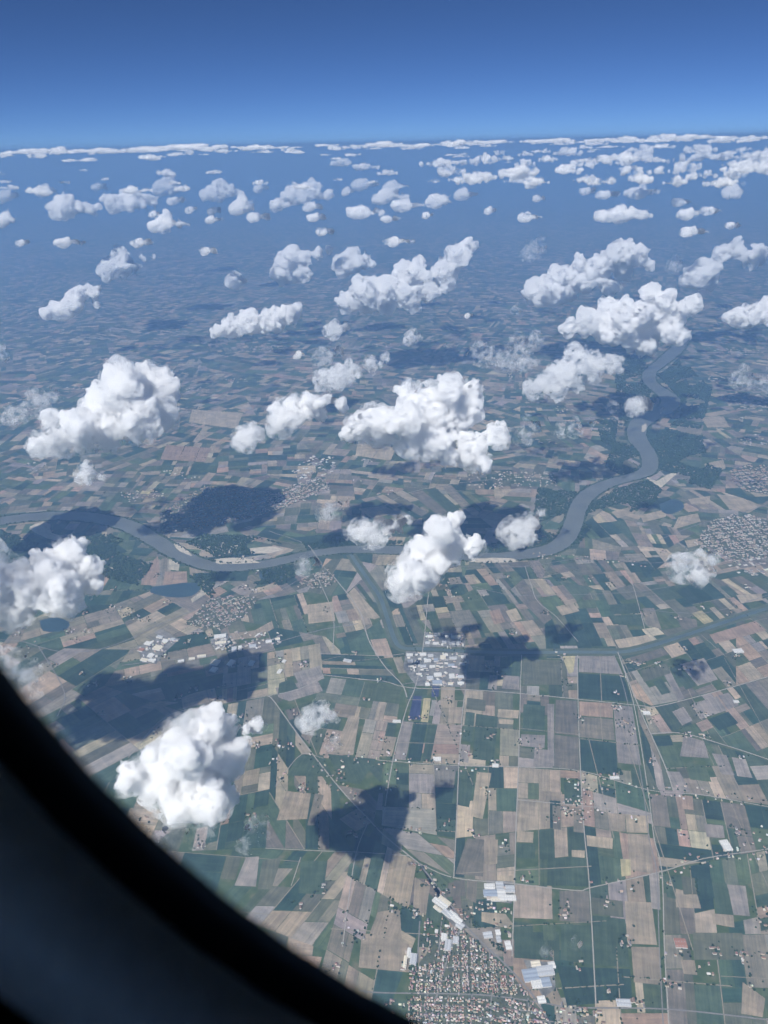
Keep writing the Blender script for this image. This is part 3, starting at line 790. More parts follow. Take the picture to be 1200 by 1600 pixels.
WOODS = [
    ([(1025, 585), (1075, 572), (1112, 610), (1100, 655), (1062, 655), (1062, 622)], 22), ([(960, 690), (1000, 700), (1005, 735), (975, 745), (945, 730)], 18),
    ([(840, 762), (905, 770), (888, 832), (860, 852), (800, 856), (770, 838), (835, 800)], 15), ([(920, 792), (960, 765), (1012, 750), (1035, 765), (1020, 790), (985, 800), (930, 815), (905, 850), (892, 850)], 15),
    ([(1012, 690), (1060, 655), (1095, 665), (1100, 700), (1110, 725), (1080, 745), (1030, 735)], 19), ([(960, 560), (1010, 550), (1005, 600), (1030, 622), (1000, 655), (985, 690), (965, 650)], 22),
    ([(1060, 560), (1075, 600), (1070, 640), (1050, 650), (1060, 620), (1030, 590)], 22), ([(0, 828), (60, 850), (170, 835), (212, 850), (240, 880), (215, 915), (170, 905), (120, 885), (0, 850)], 16),
    ([(295, 900), (330, 896), (400, 892), (470, 880), (478, 890), (440, 915), (350, 910), (330, 935), (300, 905)], 15), ([(282, 852), (320, 835), (400, 838), (440, 850), (430, 862), (350, 872), (305, 868)], 15),
    ([(470, 842), (540, 836), (610, 842), (640, 850), (540, 852), (480, 860)], 15), ([(700, 840), (770, 850), (840, 856), (790, 864), (720, 866)], 15), ([(1095, 720), (1130, 735), (1110, 765), (1075, 755)], 18),
    ([(962, 1200), (972, 1203), (975, 1215), (962, 1213)], 9), ([(930, 655), (965, 660), (960, 700), (940, 690)], 20), ([(1085, 1372), (1090, 1372), (1092, 1400), (1088, 1400)], 8),
    ([(695, 1425), (712, 1428), (712, 1440), (694, 1440)], 7), ([(744, 1470), (748, 1470), (762, 1510), (757, 1512)], 7), ([(735, 1430), (752, 1448), (748, 1455), (732, 1440)], 7), ([(763, 1468), (785, 1478), (790, 1490), (775, 1484)], 7),
    ([(640, 1570), (650, 1570), (652, 1600), (640, 1600)], 7), ([(730, 1572), (742, 1575), (742, 1590), (730, 1586)], 7),
]
spots = []
r = random.Random(21)
for q, s in WOODS:
    P = [g2(*c) for c in q]
    x0, x1 = min(p[0] for p in P), max(p[0] for p in P)
    y0, y1 = min(p[1] for p in P), max(p[1] for p in P)
    n = min(9000, int((x1 - x0) * (y1 - y0) / (s * s * 1.7)))
    ph = (r.uniform(0, 6), r.uniform(0, 6))
    for k in range(n):
        x, y = r.uniform(x0, x1), r.uniform(y0, y1)
        if math.sin(x / 170 + ph[0] + 2 * math.sin(y / 330)) + math.sin(y / 210 + ph[1]) > 1.0:
            continue
        if inside(P, x, y) and not in_river(x, y):
            spots.append((x, y, s * r.uniform(.55, 1.0)))
tree_mass('riverside_woods', spots, 3, 'dark green woods along the banks of the river', 'woods')
hedge = []
for (a, b, w) in TRACKS:                                     # rows of trees along the farm tracks
    if r.random() < .3:
        L = math.hypot(b[0] - a[0], b[1] - a[1])
        for k in range(int(L / 16)):
            if r.random() < .55:
                t = r.random()
                hedge.append((a[0] + (b[0] - a[0]) * t + r.uniform(-6, 6), a[1] + (b[1] - a[1]) * t + r.uniform(-6, 6), r.uniform(3.5, 7)))
for p in rv:
    for s in (-1, 1):
        if r.random() < .8:
            for k in range(7):
                a = r.uniform(0, 6.28)
                d = p[2] * .5 + r.uniform(8, 45)
                hedge.append((p[0] + math.cos(a) * d, p[1] + math.sin(a) * d, r.uniform(6, 11)))
hedge = [h for h in hedge if not in_river(h[0], h[1], 3)]

# ------------------------------------------------------------------ houses
ROOFS = {'red': (.27, .165, .125), 'rust': (.24, .175, .14), 'pale': (.42, .36, .31), 'grey': (.22, .21, .20), 'white': (.62, .60, .56)}
WALL = [(.62, .56, .46), (.68, .66, .62), (.55, .45, .34), (.60, .50, .42)]
M_BUILD = colmat('building', .1, .3, .8)


def gable(w, d, h, rh, over=.6):
    """a gabled house: walls with a pitched roof that stands over them"""
    x, y = w / 2, d / 2
    V = [(-x, -y, 0), (x, -y, 0), (x, y, 0), (-x, y, 0), (-x, -y, h), (x, -y, h), (x, y, h), (-x, y, h), (-x, 0, h + rh), (x, 0, h + rh)]
    F = [(0, 1, 5, 4), (2, 3, 7, 6), (1, 2, 6, 9, 5), (3, 0, 4, 8, 7)]
    o = over
    z = h - rh * o / y
    b = len(V)
    V += [(-x - o, -y - o, z), (x + o, -y - o, z), (x + o, 0, h + rh + .1), (-x - o, 0, h + rh + .1), (x + o, y + o, z), (-x - o, y + o, z)]
    F += [(b, b + 1, b + 2, b + 3), (b + 3, b + 2, b + 4, b + 5)]
    return V, F, 4


HOUSES = []                     # x, y, angle, sx, sy, sz, roof key, town key
TOWNS = {}


def town(key, q, ang_px, dens, size=(11, 17), mix=None, step=21, trees=.75, seed=0):
    r = random.Random(seed)
    P = [g2(*c) for c in q]
    a, b = g2(*ang_px[0]), g2(*ang_px[1])
    an = math.atan2(b[1] - a[1], b[0] - a[0])
    c = centre(P)
    R = max(math.hypot(p[0] - c[0], p[1] - c[1]) for p in P)
    ca, sa = math.cos(an), math.sin(an)
    n = int(R / step) + 1
    mix = mix or dict(red=2.4, rust=3, pale=3.4, grey=1.4, white=1)
    for i in range(-n, n + 1):
        if i % 4 == 0:
            continue                                         # a street
        for j in range(-n, n + 1):
            if j % 9 == 0:
                continue
            u, v = j * step + r.uniform(-.34, .34) * step, i * step + r.uniform(-.3, .3) * step
            x, y = c[0] + ca * u - sa * v, c[1] + sa * u + ca * v
            if not inside(P, x, y) or in_river(x, y, 20):
                continue
            edge = math.hypot(x - c[0], y - c[1]) / R
            if r.random() < dens * (1.1 - .75 * edge * edge if key not in 'AS' else 1):
                big = 1.9 if r.random() < .06 else 1.0
                x, y = x + r.uniform(-3, 3), y + r.uniform(-3, 3)
                HOUSES.append((x, y, an + r.choice((0, 0, math.pi / 2)) + r.uniform(-.05, .05), big * r.uniform(*size), r.uniform(*size) * .75, r.uniform(.85, 1.5), r.choices(list(mix), list(mix.values()))[0], key))
            if r.random() < trees:
                hedge.append((x + r.uniform(-13, 13), y + r.uniform(-13, 13), r.uniform(3.5, 7)))


LBL = {}
town('A', [(640, 1515), (690, 1500), (700, 1450), (718, 1450), (700, 1505), (688, 1552), (640, 1552)], ((700, 1450), (686, 1555)), .9, (8.5, 13), seed=1, step=13.5)
town('A', [(722, 1452), (790, 1514), (828, 1558), (760, 1556), (692, 1554), (706, 1500)], ((725, 1448), (728, 1540)), .88, (8.5, 14), seed=101, step=14)
town('A', [(640, 1558), (756, 1560), (752, 1640), (630, 1640)], ((640, 1560), (756, 1564)), .9, (8.5, 13), seed=102, step=13.5)
town('A', [(760, 1560), (832, 1566), (870, 1600), (870, 1640), (756, 1640)], ((760, 1560), (835, 1590)), .75, (9, 16), seed=103, step=15)
town('A', [(660, 1440), (700, 1432), (702, 1500), (650, 1500)], ((660, 1440), (655, 1500)), .5, (11, 17), seed=2)
town('A', [(700, 1425), (760, 1408), (804, 1425), (803, 1436), (760, 1425), (720, 1442)], ((720, 1420), (790, 1430)), .55, (11, 17), seed=3)
town('A', [(640, 1345), (668, 1355), (735, 1440), (722, 1446)], ((655, 1350), (725, 1443)), .5, (11, 16), seed=4)
town('A', [(600, 1560), (640, 1560), (640, 1640), (600, 1640)], ((640, 1555), (800, 1560)), .6, (11, 17), seed=5)
town('A', [(870, 1570), (920, 1575), (925, 1600), (870, 1620)], ((870, 1570), (920, 1575)), .6, (11, 17), seed=6)
town('B', [(288, 976), (330, 935), (375, 930), (405, 935), (385, 962), (345, 985)], ((300, 970), (380, 940)), .62, (13, 20), seed=7, step=21)
town('C', [(470, 905), (512, 888), (528, 908), (500, 922), (465, 918)], ((470, 912), (520, 898)), .55, (13, 20), seed=8, step=22)
town('D', [(590, 880), (625, 872), (720, 905), (700, 925), (640, 915)], ((600, 880), (700, 910)), .33, (13, 19), seed=9, step=30)
town('E', [(250, 800), (320, 760), (420, 768), (470, 778), (430, 800), (330, 825), (250, 835)], ((260, 810), (430, 780)), .7, (16, 26), seed=10, step=30)
town('F', [(415, 785), (450, 760), (500, 745), (520, 762), (470, 785), (430, 798)], ((420, 790), (500, 755)), .7, (16, 26), dict(red=4, rust=3, pale=3, white=1), seed=11, step=27)
town('G', [(455, 735), (490, 712), (525, 715), (520, 740), (470, 760)], ((455, 745), (520, 720)), .55, (25, 55), dict(white=4, pale=2, grey=3), seed=12, step=58)
town('H', [(760, 735), (830, 738), (880, 742), (870, 760), (770, 762), (700, 750)], ((760, 745), (870, 750)), .4, (16, 26), seed=13, step=40)
town('I', [(1085, 848), (1110, 815), (1150, 802), (1215, 812), (1215, 868), (1150, 880), (1100, 872)], ((1090, 840), (1200, 830)), .62, (12, 22), seed=14, step=24)
town('J', [(1130, 890), (1150, 875), (1215, 870), (1215, 902), (1160, 900)], ((1130, 890), (1200, 880)), .5, (22, 45), dict(white=4, pale=2, grey=3, rust=1), seed=15, step=52)
town('K', [(1140, 735), (1170, 725), (1215, 730), (1215, 775), (1165, 768), (1145, 755)], ((1140, 745), (1200, 740)), .7, (18, 28), dict(red=5, rust=3, pale=2), seed=16, step=30)
town('L', [(1118, 620), (1150, 612), (1215, 620), (1215, 645), (1150, 640)], ((1120, 630), (1200, 625)), .55, (25, 40), seed=17, step=58)
town('M', [(940, 655), (980, 652), (975, 672), (945, 676)], ((940, 665), (980, 660)), .5, (20, 32), seed=18, step=50)
town('N', [(180, 770), (240, 762), (260, 775), (200, 785)], ((180, 775), (250, 768)), .5, (18, 30), seed=19, step=45)
town('N', [(230, 690), (260, 685), (262, 698), (235, 702)], ((230, 695), (260, 690)), .45, (18, 30), seed=20, step=48)
for k, (x, y, w, h) in enumerate([(305, 610, 30, 8), (370, 595, 25, 6), (420, 545, 40, 8), (600, 540, 30, 6), (270, 520, 40, 5), (1150, 550, 60, 7), (1130, 480, 50, 5), (700, 540, 24, 5), (90, 700, 40, 12), (60, 730, 30, 10), (640, 640, 30, 8),
                                  (850, 690, 30, 8), (1000, 640, 14, 4), (560, 490, 40, 4), (880, 640, 25, 6), (300, 640, 25, 5), (760, 760, 40, 6), (600, 770, 30, 6), (170, 820, 24, 4), (1180, 690, 40, 10), (1120, 590, 40, 8)]):
    town('N', [(x - w, y - h * .3), (x, y - h), (x + w, y), (x, y + h)], ((x - w, y), (x + w, y - 2)), .4, (20, 34), seed=40 + k, step=55)


WORKS = dict(white=4, pale=2.5, grey=3, rust=.4)
for k, q in enumerate(([(664, 989), (726, 991), (726, 1010), (662, 1009)], [(636, 1020), (732, 1023), (728, 1044), (690, 1046), (652, 1062), (634, 1042)], [(660, 1066), (690, 1052), (726, 1050), (722, 1072), (660, 1072)], [(762, 1380), (800, 1382), (799, 1410), (762, 1406)],
                       [(680, 1412), (692, 1408), (722, 1440), (712, 1450)], [(820, 1502), (864, 1507), (866, 1545), (848, 1556)], [(690, 1445), (716, 1452), (706, 1490), (690, 1488)], [(222, 1034), (216, 1012), (250, 996), (280, 1000), (262, 1014), (242, 1034)],
                       [(330, 1000), (355, 987), (440, 990), (440, 1006), (370, 1022), (335, 1014)], [(634, 1482), (652, 1480), (654, 1508), (636, 1512)], [(770, 1452), (800, 1455), (800, 1490), (785, 1480)])):
    town('S', q, (q[0], q[1]), .42, (13, 34), WORKS, 30, .12, 80 + k)


rr_ = random.Random(404)
for k in range(46):
    y = 440 + 420 * rr_.random()
    x, w = rr_.uniform(0, 1200), rr_.uniform(8, 26) * y / 800
    h = w * .22
    town('N', [(x - w, y - h * .3), (x, y - h), (x + w, y), (x, y + h)], ((x - w, y), (x + w, y - 2)), .5, (20, 34), dict(red=1, rust=2, pale=4, white=2.5, grey=1), 52, .3, 300 + k)


def ribbon_village(q, dens, seed, size=(11, 17)):
    r = random.Random(seed)
    P = smooth([(*g2(*p), 0) for p in q], 8)
    for a, b in zip(P, P[1:]):
        L = math.hypot(b[0] - a[0], b[1] - a[1])
        an = math.atan2(b[1] - a[1], b[0] - a[0])
        for k in range(max(1, int(L / 22))):
            for s in (-1, 1):
                t = r.random()
                d = s * r.choice((20, 24, 44, 62)) + r.uniform(-4, 4)
                x, y = a[0] + (b[0] - a[0]) * t - math.sin(an) * d, a[1] + (b[1] - a[1]) * t + math.cos(an) * d
                if r.random() < dens:
                    HOUSES.append((x, y, an + r.choice((0, math.pi / 2)), r.uniform(*size), r.uniform(*size) * .75, r.uniform(.85, 1.4), r.choice(('red', 'rust', 'pale', 'pale', 'white', 'grey')), 'V'))
                if r.random() < dens * 1.3:
                    hedge.append((x + r.uniform(-22, 22), y + r.uniform(-22, 22), r.uniform(4.5, 8.5)))


ribbon_village([(905, 1226), (960, 1232), (1014, 1238), (1060, 1238), (1120, 1246), (1200, 1262)], .42, 60)
ribbon_village([(1200, 1328), (1150, 1335), (1100, 1343), (1050, 1358)], .5, 61)
ribbon_village([(925, 1388), (1000, 1374)], .3, 62)
ribbon_village([(880, 1258), (905, 1262), (950, 1264)], .5, 63)
ribbon_village([(907, 1205), (909, 1260)], .5, 64)
ribbon_village([(640, 1190), (717, 1197), (760, 1199)], .3, 65)
ribbon_village([(475, 1161), (530, 1231), (580, 1285)], .28, 66)
ribbon_village([(830, 868), (900, 872), (960, 876), (1010, 882)], .35, 67, (14, 20))
ribbon_village([(1195, 1290), (1190, 1330)], .5, 68)
ribbon_village([(640, 1195), (615, 1188), (606, 1240)], .3, 69)
ribbon_village([(515, 1180), (560, 1186), (600, 1190)], .35, 70)
ribbon_village([(700, 915), (690, 925), (760, 935)], .2, 71)
ribbon_village([(1045, 1480), (1100, 1500)], .2, 72)
ribbon_village([(540, 1480), (560, 1420)], .4, 73)
ribbon_village([(60, 1010), (30, 1002)], .3, 74)
ribbon_village([(160, 950), (195, 955), (215, 970)], .5, 75, (13, 19))
# lone farmsteads
r = random.Random(33)
FARMS = [(680, 1187), (772, 1193), (960, 1215), (1010, 1112), (1072, 1148), (1085, 1105), (1138, 1068), (965, 1105), (905, 1122), (840, 1170), (818, 1160), (722, 1145), (660, 1120), (646, 1125), (600, 1155), (1130, 1330), (880, 1415), (880, 1428), (822, 1372),
         (700, 1285), (790, 1320), (985, 1470), (1165, 1500), (975, 1475), (1062, 1480), (1050, 1500), (935, 1590), (650, 1300), (560, 1185), (520, 1150), (460, 1115), (475, 1230), (440, 1215), (500, 1390), (560, 1460), (440, 1170), (400, 1165),
         (440, 1030), (475, 1040), (555, 1020), (1070, 1015), (1150, 1025), (980, 1035), (760, 1040), (890, 1065), (1005, 960), (880, 905), (1100, 950), (790, 900), (200, 1060), (150, 1070), (120, 1000), (330, 1160), (280, 1090), (1195, 1440), (1180, 1540)]
for k in range(150):
    y = 860 + 740 * r.random() ** 1.2
    FARMS.append((r.uniform(0, 1200), y))
for x, y in FARMS:
    if not in_view(x, y, 10):
        continue
    c = g2(x, y)
    if in_river(c[0], c[1], 40):
        continue
    a = r.choice((0, 1.57)) + r.uniform(-.3, .1)
    for k in range(r.choice((2, 3, 3, 4, 5))):
        HOUSES.append((c[0] + r.uniform(-38, 38), c[1] + r.uniform(-38, 38), a + r.choice((0, 1.57)), r.uniform(12, 26), r.uniform(9, 13), r.uniform(.9, 1.5), r.choice(('red', 'rust', 'rust', 'pale', 'white', 'grey')), 'V'))
    for k in range(r.randint(4, 12)):
        hedge.append((c[0] + r.gauss(0, 34), c[1] + r.gauss(0, 34), r.uniform(4.5, 9)))
hedge = [h for h in hedge if not in_river(h[0], h[1], 3)]
tree_mass('scattered_trees', hedge, 4, 'small dark trees along tracks, gardens and river edges', 'trees')

SHARED = {}
for rk, rc in ROOFS.items():
    for wi, wc in enumerate(WALL[:2]):
        V, F, nw = gable(1, 1, 6.2, 2.6, .04)
        SHARED[rk, wi] = mesh('house', V, F, [M_BUILD], [wc] * nw + [rc] * (len(F) - nw))
sized = []
for h in HOUSES:
    q = to_px(h[0], h[1])
    d = math.sqrt(h[0] ** 2 + h[1] ** 2 + H * H)
    sized.append((h[3] * h[4] / d ** 2 if in_view(*q, -4) else 0, h))
sized.sort(key=lambda t: -t[0])
LABEL = {'red': 'house with a red tiled roof', 'rust': 'house with a rust-brown tiled roof', 'pale': 'house with a pale tiled roof', 'grey': 'house with a grey roof', 'white': 'house with a whitish roof'}
cnt = 0
for a, h in sized[:300]:
    inT = h[7] == 'A'
    if h[7] == 'S':
        o = obj('works_building', SHARED[h[6], cnt % 2], label='small ' + LABEL[h[6]].replace('house', 'works building').replace(' tiled', '') + ' between the larger sheds', cat='building', group='small works buildings, ' + h[6] + ' roofs', loc=(h[0], h[1], 3.5))
    else:
        o = obj('house', SHARED[h[6], cnt % 2], label='small ' + LABEL[h[6]] + (' in the town at the bottom edge' if inT else ' in a hamlet or farm among the near fields'),
            cat='house', group=('houses of the near town' if inT else 'houses of the hamlets and farms') + ', ' + h[6] + ' roofs', loc=(h[0], h[1], 3.6))
    o.rotation_euler.z = h[2]
    o.scale = (h[3], h[4], h[5])
    cnt += 1
TOWN_LABEL = {'A': 'rest of the red-roofed town at the bottom edge', 'B': 'red-roofed town beside the river loop on the left', 'C': 'village at the bridge end by the canal mouth', 'D': 'houses strung along the river bank under the cloud',
              'E': 'large town in cloud shadow on the far river bank', 'F': 'sunlit red-roofed quarter of the far-bank town', 'G': 'pale factory district beyond the far-bank town', 'H': 'village on the far bank behind the big cloud',
              'I': 'town at the right edge above the slanting fields', 'J': 'pale works beside the town at the right edge', 'K': 'red-roofed town at the right edge by the wooded river bend', 'L': 'far town at the right edge beyond the river',
              'M': 'small village left of the river island', 'N': 'tiny distant villages scattered over the plain', 'V': 'rest of the farms and hamlets among the fields', 'S': 'rest of the small works buildings on the estates'}
for key in TOWN_LABEL:
    V, F, Cc = [], [], []
    for a, h in sized[300:]:
        if h[7] != key:
            continue
        v, f, nw = gable(h[3], h[4], 6.2 * h[5], 2.6 * h[5], .5)
        ca, sa = math.cos(h[2]), math.sin(h[2])
        F += [tuple(i + len(V) for i in q) for q in f]
        V += [(h[0] + ca * x - sa * y, h[1] + sa * x + ca * y, z + 3.6) for x, y, z in v]
        Cc += [WALL[rnd.randrange(4)]] * nw + [tuple(c * rnd.uniform(.85, 1.15) for c in ROOFS[h[6]])] * (len(f) - nw)
    if F:
        obj('town_houses' if key not in 'NV' else 'village_houses', mesh('houses', V, F, [M_BUILD], Cc), kind='stuff', label=TOWN_LABEL[key], cat='houses')
print('houses', len(HOUSES), 'trees', len(hedge), len(spots), round(time.time() - T0, 1))
# yards and gardens under the towns
M_YARD = plain('town_ground', (.092, .105, .070), .5, .012)
for q in ([(655, 1505), (700, 1450), (722, 1450), (790, 1514), (832, 1562), (870, 1610), (870, 1640), (650, 1640)], [(288, 976), (330, 935), (375, 930), (405, 935), (385, 962), (345, 985)], [(470, 905), (512, 888), (528, 908), (500, 922)],
          [(1090, 845), (1110, 815), (1150, 805), (1215, 815), (1215, 868), (1150, 878)], [(250, 800), (320, 760), (420, 768), (500, 748), (515, 762), (430, 800), (330, 825), (250, 835)], [(1140, 735), (1170, 725), (1215, 730), (1215, 775), (1165, 768)],
          ):
    flat('town_ground', q, M_YARD, 3.6, 0, 1)
M_CONC = plain('concrete_yard', (.185, .185, .17), .5, .02)
for q in ([(663, 988), (727, 990), (727, 1012), (660, 1011)], [(634, 1018), (735, 1021), (724, 1074), (650, 1072), (630, 1045)], [(760, 1376), (801, 1378), (800, 1412), (760, 1408)], [(676, 1410), (690, 1405), (724, 1440), (712, 1452)], [(222, 1036), (214, 1012), (250, 994), (282, 998), (262, 1016), (244, 1038)], [(328, 1000), (355, 985), (358, 1006), (335, 1015)], [(325, 1052), (330, 1030), (346, 1030), (340, 1054)], [(356, 1044), (358, 1030), (370, 1030), (367, 1044)],
          [(818, 1500), (866, 1505), (868, 1545), (850, 1560), (830, 1530)]):
    flat('works_yard', q, M_CONC, 3.5, 0, 1)

# ------------------------------------------------------------------ industrial sheds
ORD = ['first', 'second', 'third', 'fourth', 'fifth', 'sixth', 'seventh', 'eighth', 'ninth', 'tenth', 'eleventh', 'twelfth', 'thirteenth', 'fourteenth', 'fifteenth', 'sixteenth', 'seventeenth', 'eighteenth', 'nineteenth', 'twentieth']
SHEDC = {'w': ('white', (.64, .63, .60)), 'c': ('cream', (.66, .60, .48)), 'g': ('pale grey', (.46, .47, .48)), 'b': ('blue-grey', (.30, .34, .40)), 'r': ('rust-red', (.34, .18, .13))}
M_SHED = colmat('shed_sheet', .08, .12, .55)


def shed(px, py, ax, L, W, ck, label, group):
    c = gp(px, py, 3.5)
    hgt = 9 + .03 * L
    nb = max(1, round(W / 24))
    V = [(-L / 2, -W / 2, 0), (L / 2, -W / 2, 0), (L / 2, W / 2, 0), (-L / 2, W / 2, 0), (-L / 2, -W / 2, hgt), (L / 2, -W / 2, hgt), (L / 2, W / 2, hgt), (-L / 2, W / 2, hgt)]
    F = [(0, 1, 5, 4), (1, 2, 6, 5), (2, 3, 7, 6), (3, 0, 4, 7)]
    root = obj('industrial_shed', None, label=label, cat='shed', group=group, loc=c)
    root.rotation_euler.z = ax
    obj('wall', mesh('wall', V, F, [M_SHED], [(.6, .59, .56)] * 4), root)
    V, F, Cc = [], [], []
    rc = SHEDC[ck][1]
    for k in range(nb):                                     # one shallow ridge for each bay
        y0, y1 = -W / 2 - .8 + (W + 1.6) * k / nb, -W / 2 - .8 + (W + 1.6) * (k + 1) / nb
        ym = (y0 + y1) / 2
        b = len(V)
        V += [(-L / 2 - .8, y0, hgt + .05), (L / 2 + .8, y0, hgt + .05), (L / 2 + .8, ym, hgt + 2.2), (-L / 2 - .8, ym, hgt + 2.2), (L / 2 + .8, y1, hgt + .05), (-L / 2 - .8, y1, hgt + .05)]
        F += [(b, b + 1, b + 2, b + 3), (b + 3, b + 2, b + 4, b + 5), (b, b + 3, b + 5), (b + 1, b + 4, b + 2)]
        q = rnd.uniform(.92, 1.06)
        Cc += [tuple(x * q for x in rc)] * 4
    roof = obj('roof', mesh('roof', V, F, [M_SHED], Cc), root)
    if L > 55:
        n = int(L / 16)
        V, F = [], []
        for k in range(nb):
            y0, y1 = -W / 2 + W * k / nb, -W / 2 + W * (k + 1) / nb
            ym, yq = (y0 + y1) / 2, y0 * .75 + y1 * .25
            for j in range(n):
                x = -L / 2 + L * (j + .5) / n
                b = len(V)
                za, zb = hgt + .4, hgt + 1.75
                V += [(x - 1.5, y0 * .85 + y1 * .15, za + .5), (x + 1.5, y0 * .85 + y1 * .15, za + .5), (x + 1.5, y0 * .6 + y1 * .4, zb + .25), (x - 1.5, y0 * .6 + y1 * .4, zb + .25)]
                F.append((b, b + 1, b + 2, b + 3))
        obj('skylights', mesh('skylights', V, F, [M_SHED], [(.28, .32, .36)] * len(F)), roof, kind='stuff')
    return root


CLUSTERS = [
    ('the estate beyond the canal', 'sheds beyond the canal', 0.02, [(672, 995, 52, 40, 'w'), (685, 993, 40, 30, 'c'), (668, 1005, 45, 34, 'g'), (681, 1006, 55, 32, 'w'), (694, 1004, 40, 36, 'g'), (712, 996, 95, 34, 'c'), (706, 1006, 60, 45, 'w'), (715, 1006, 34, 50, 'w'), (698, 995, 36, 26, 'w')]),
    ('the estate before the canal', 'sheds on the near side of the canal', 0.0, [(640, 1024, 60, 34, 'w'), (641, 1034, 50, 40, 'g'), (661, 1023, 60, 45, 'w'), (673, 1025, 50, 40, 'g'), (668, 1033, 65, 42, 'w'), (681, 1032, 40, 45, 'b'), (692, 1028, 50, 60, 'c'), (708, 1029, 70, 34, 'g'),
                                                                                     (724, 1027, 45, 36, 'w'), (661, 1042, 60, 36, 'g'), (676, 1042, 50, 30, 'w'), (705, 1040, 60, 34, 'b'), (722, 1038, 50, 36, 'g')]),
    ('the estate below the curved road', 'sheds below the curved road', 0.0, [(672, 1060, 60, 45, 'g'), (684, 1055, 70, 50, 'w'), (683, 1067, 85, 55, 'b'), (668, 1070, 40, 40, 'w'), (706, 1057, 50, 60, 'w'), (720, 1058, 55, 40, 'g'), (720, 1068, 60, 30, 'w'), (704, 1069, 45, 32, 'c')]),
    ('the estate above the bottom town', 'sheds above the bottom town', -.03, [(765, 1386, 70, 40, 'w'), (766, 1397, 90, 50, 'b'), (781, 1386, 50, 70, 'g'), (784, 1400, 55, 80, 'w'), (797, 1390, 60, 50, 'g'), (796, 1404, 85, 40, 'w'), (774, 1406, 60, 26, 'c')]),
    ('the diagonal road works', 'sheds along the diagonal road', -.75, [(688, 1413, 110, 36, 'w'), (695, 1409, 90, 30, 'c'), (699, 1428, 70, 36, 'g'), (707, 1431, 60, 44, 'w'), (713, 1437, 80, 40, 'w'), (719, 1447, 50, 40, 'g'), (684, 1421, 60, 22, 'c')]),
    ('the works right of the bottom town', 'sheds right of the bottom town', .1, [(829, 1525, 90, 75, 'b'), (852, 1518, 100, 60, 'g'), (838, 1538, 60, 55, 'w'), (853, 1536, 55, 55, 'b'), (846, 1563, 45, 40, 'w'), (862, 1509, 40, 40, 'w'), (837, 1507, 55, 36, 'c'), (762, 1462, 55, 40, 'g'), (778, 1458, 30, 34, 'w'), (794, 1478, 36, 55, 'w'), (779, 1468, 26, 40, 'g')]),
    ('the works left of the bottom town', 'works left of the bottom town', 1.4, [(639, 1490, 60, 22, 'w'), (646, 1500, 70, 40, 'g'), (633, 1505, 80, 20, 'c'), (700, 1478, 70, 40, 'g'), (694, 1465, 44, 36, 'w'), (682, 1456, 20, 20, 'w'), (712, 1470, 45, 38, 'g')]),
    ('the works before the left-hand town', 'works in front of the left town', -.35, [(232, 1006, 75, 50, 'w'), (247, 1013, 90, 75, 'c'), (259, 1002, 60, 46, 'w'), (236, 1025, 60, 55, 'w'), (226, 1032, 80, 40, 'c'), (238, 1033, 70, 36, 'w'), (250, 996, 70, 36, 'g'), (221, 1016, 60, 50, 'r'), (270, 1000, 50, 40, 'g')]),
    ('the factory row left of centre', 'factory row left of centre', .16, [(344, 995, 120, 60, 'w'), (345, 1005, 110, 40, 'c'), (366, 1015, 50, 80, 'g'), (375, 1013, 36, 70, 'w'), (395, 1010, 70, 46, 'g'), (420, 1003, 60, 46, 'w'), (434, 999, 46, 34, 'c'), (283, 1034, 60, 40, 'w'), (315, 1026, 85, 36, 'c'), (300, 1030, 60, 30, 'c')]),
    ('the depots left of centre', 'depots left of centre', 1.25, [(337, 1036, 80, 70, 'c'), (334, 1047, 70, 60, 'w'), (361, 1037, 90, 55, 'w'), (393, 1037, 70, 50, 'g'), (444, 1034, 36, 34, 'w'), (437, 1050, 60, 36, 'w'), (543, 1033, 36, 80, 'g')]),
]
for where, grp, ax, items in CLUSTERS:
    items = sorted(items)
    for k, (x, y, L, W, ck) in enumerate(items):
        shed(x, y, ax + rnd.uniform(-.02, .02), L, W, ck, f'{SHEDC[ck][0]} shed, {ORD[k]} from the left in {where}', grp)
for x, y, L, W, ck, lab in [(683, 1187, 60, 40, 'w', 'white farm shed left of the long straight lane'), (960, 1216, 70, 26, 'w', 'long white barn by the crossroads hamlet'), (1134, 1322, 60, 90, 'w', 'large white farm works beside the right-hand hamlet'),
                            (1150, 1097, 45, 30, 'w', 'lone white barn at a field corner near the slanting road'), (1010, 1115, 60, 40, 'w', 'white barn at the fork of the two pale roads'), (1063, 1475, 70, 60, 'r', 'reddish farm works beside the double road'),
                            (774, 1197, 50, 34, 'w', 'white barn beside the lane crossing'), (1153, 1018, 90, 60, 'w', 'square white farm court in the right-hand fields'), (620, 1128, 70, 30, 'w', 'white barn on the lane below the factory estate'), (974, 1568, 80, 40, 'g', 'grey barn by the road along the bottom edge')]:
    shed(x, y, rnd.uniform(-.1, .1), L, W, ck, lab, 'lone barns among the near fields')
print('sheds', round(time.time() - T0, 1))

# ------------------------------------------------------------------ clouds


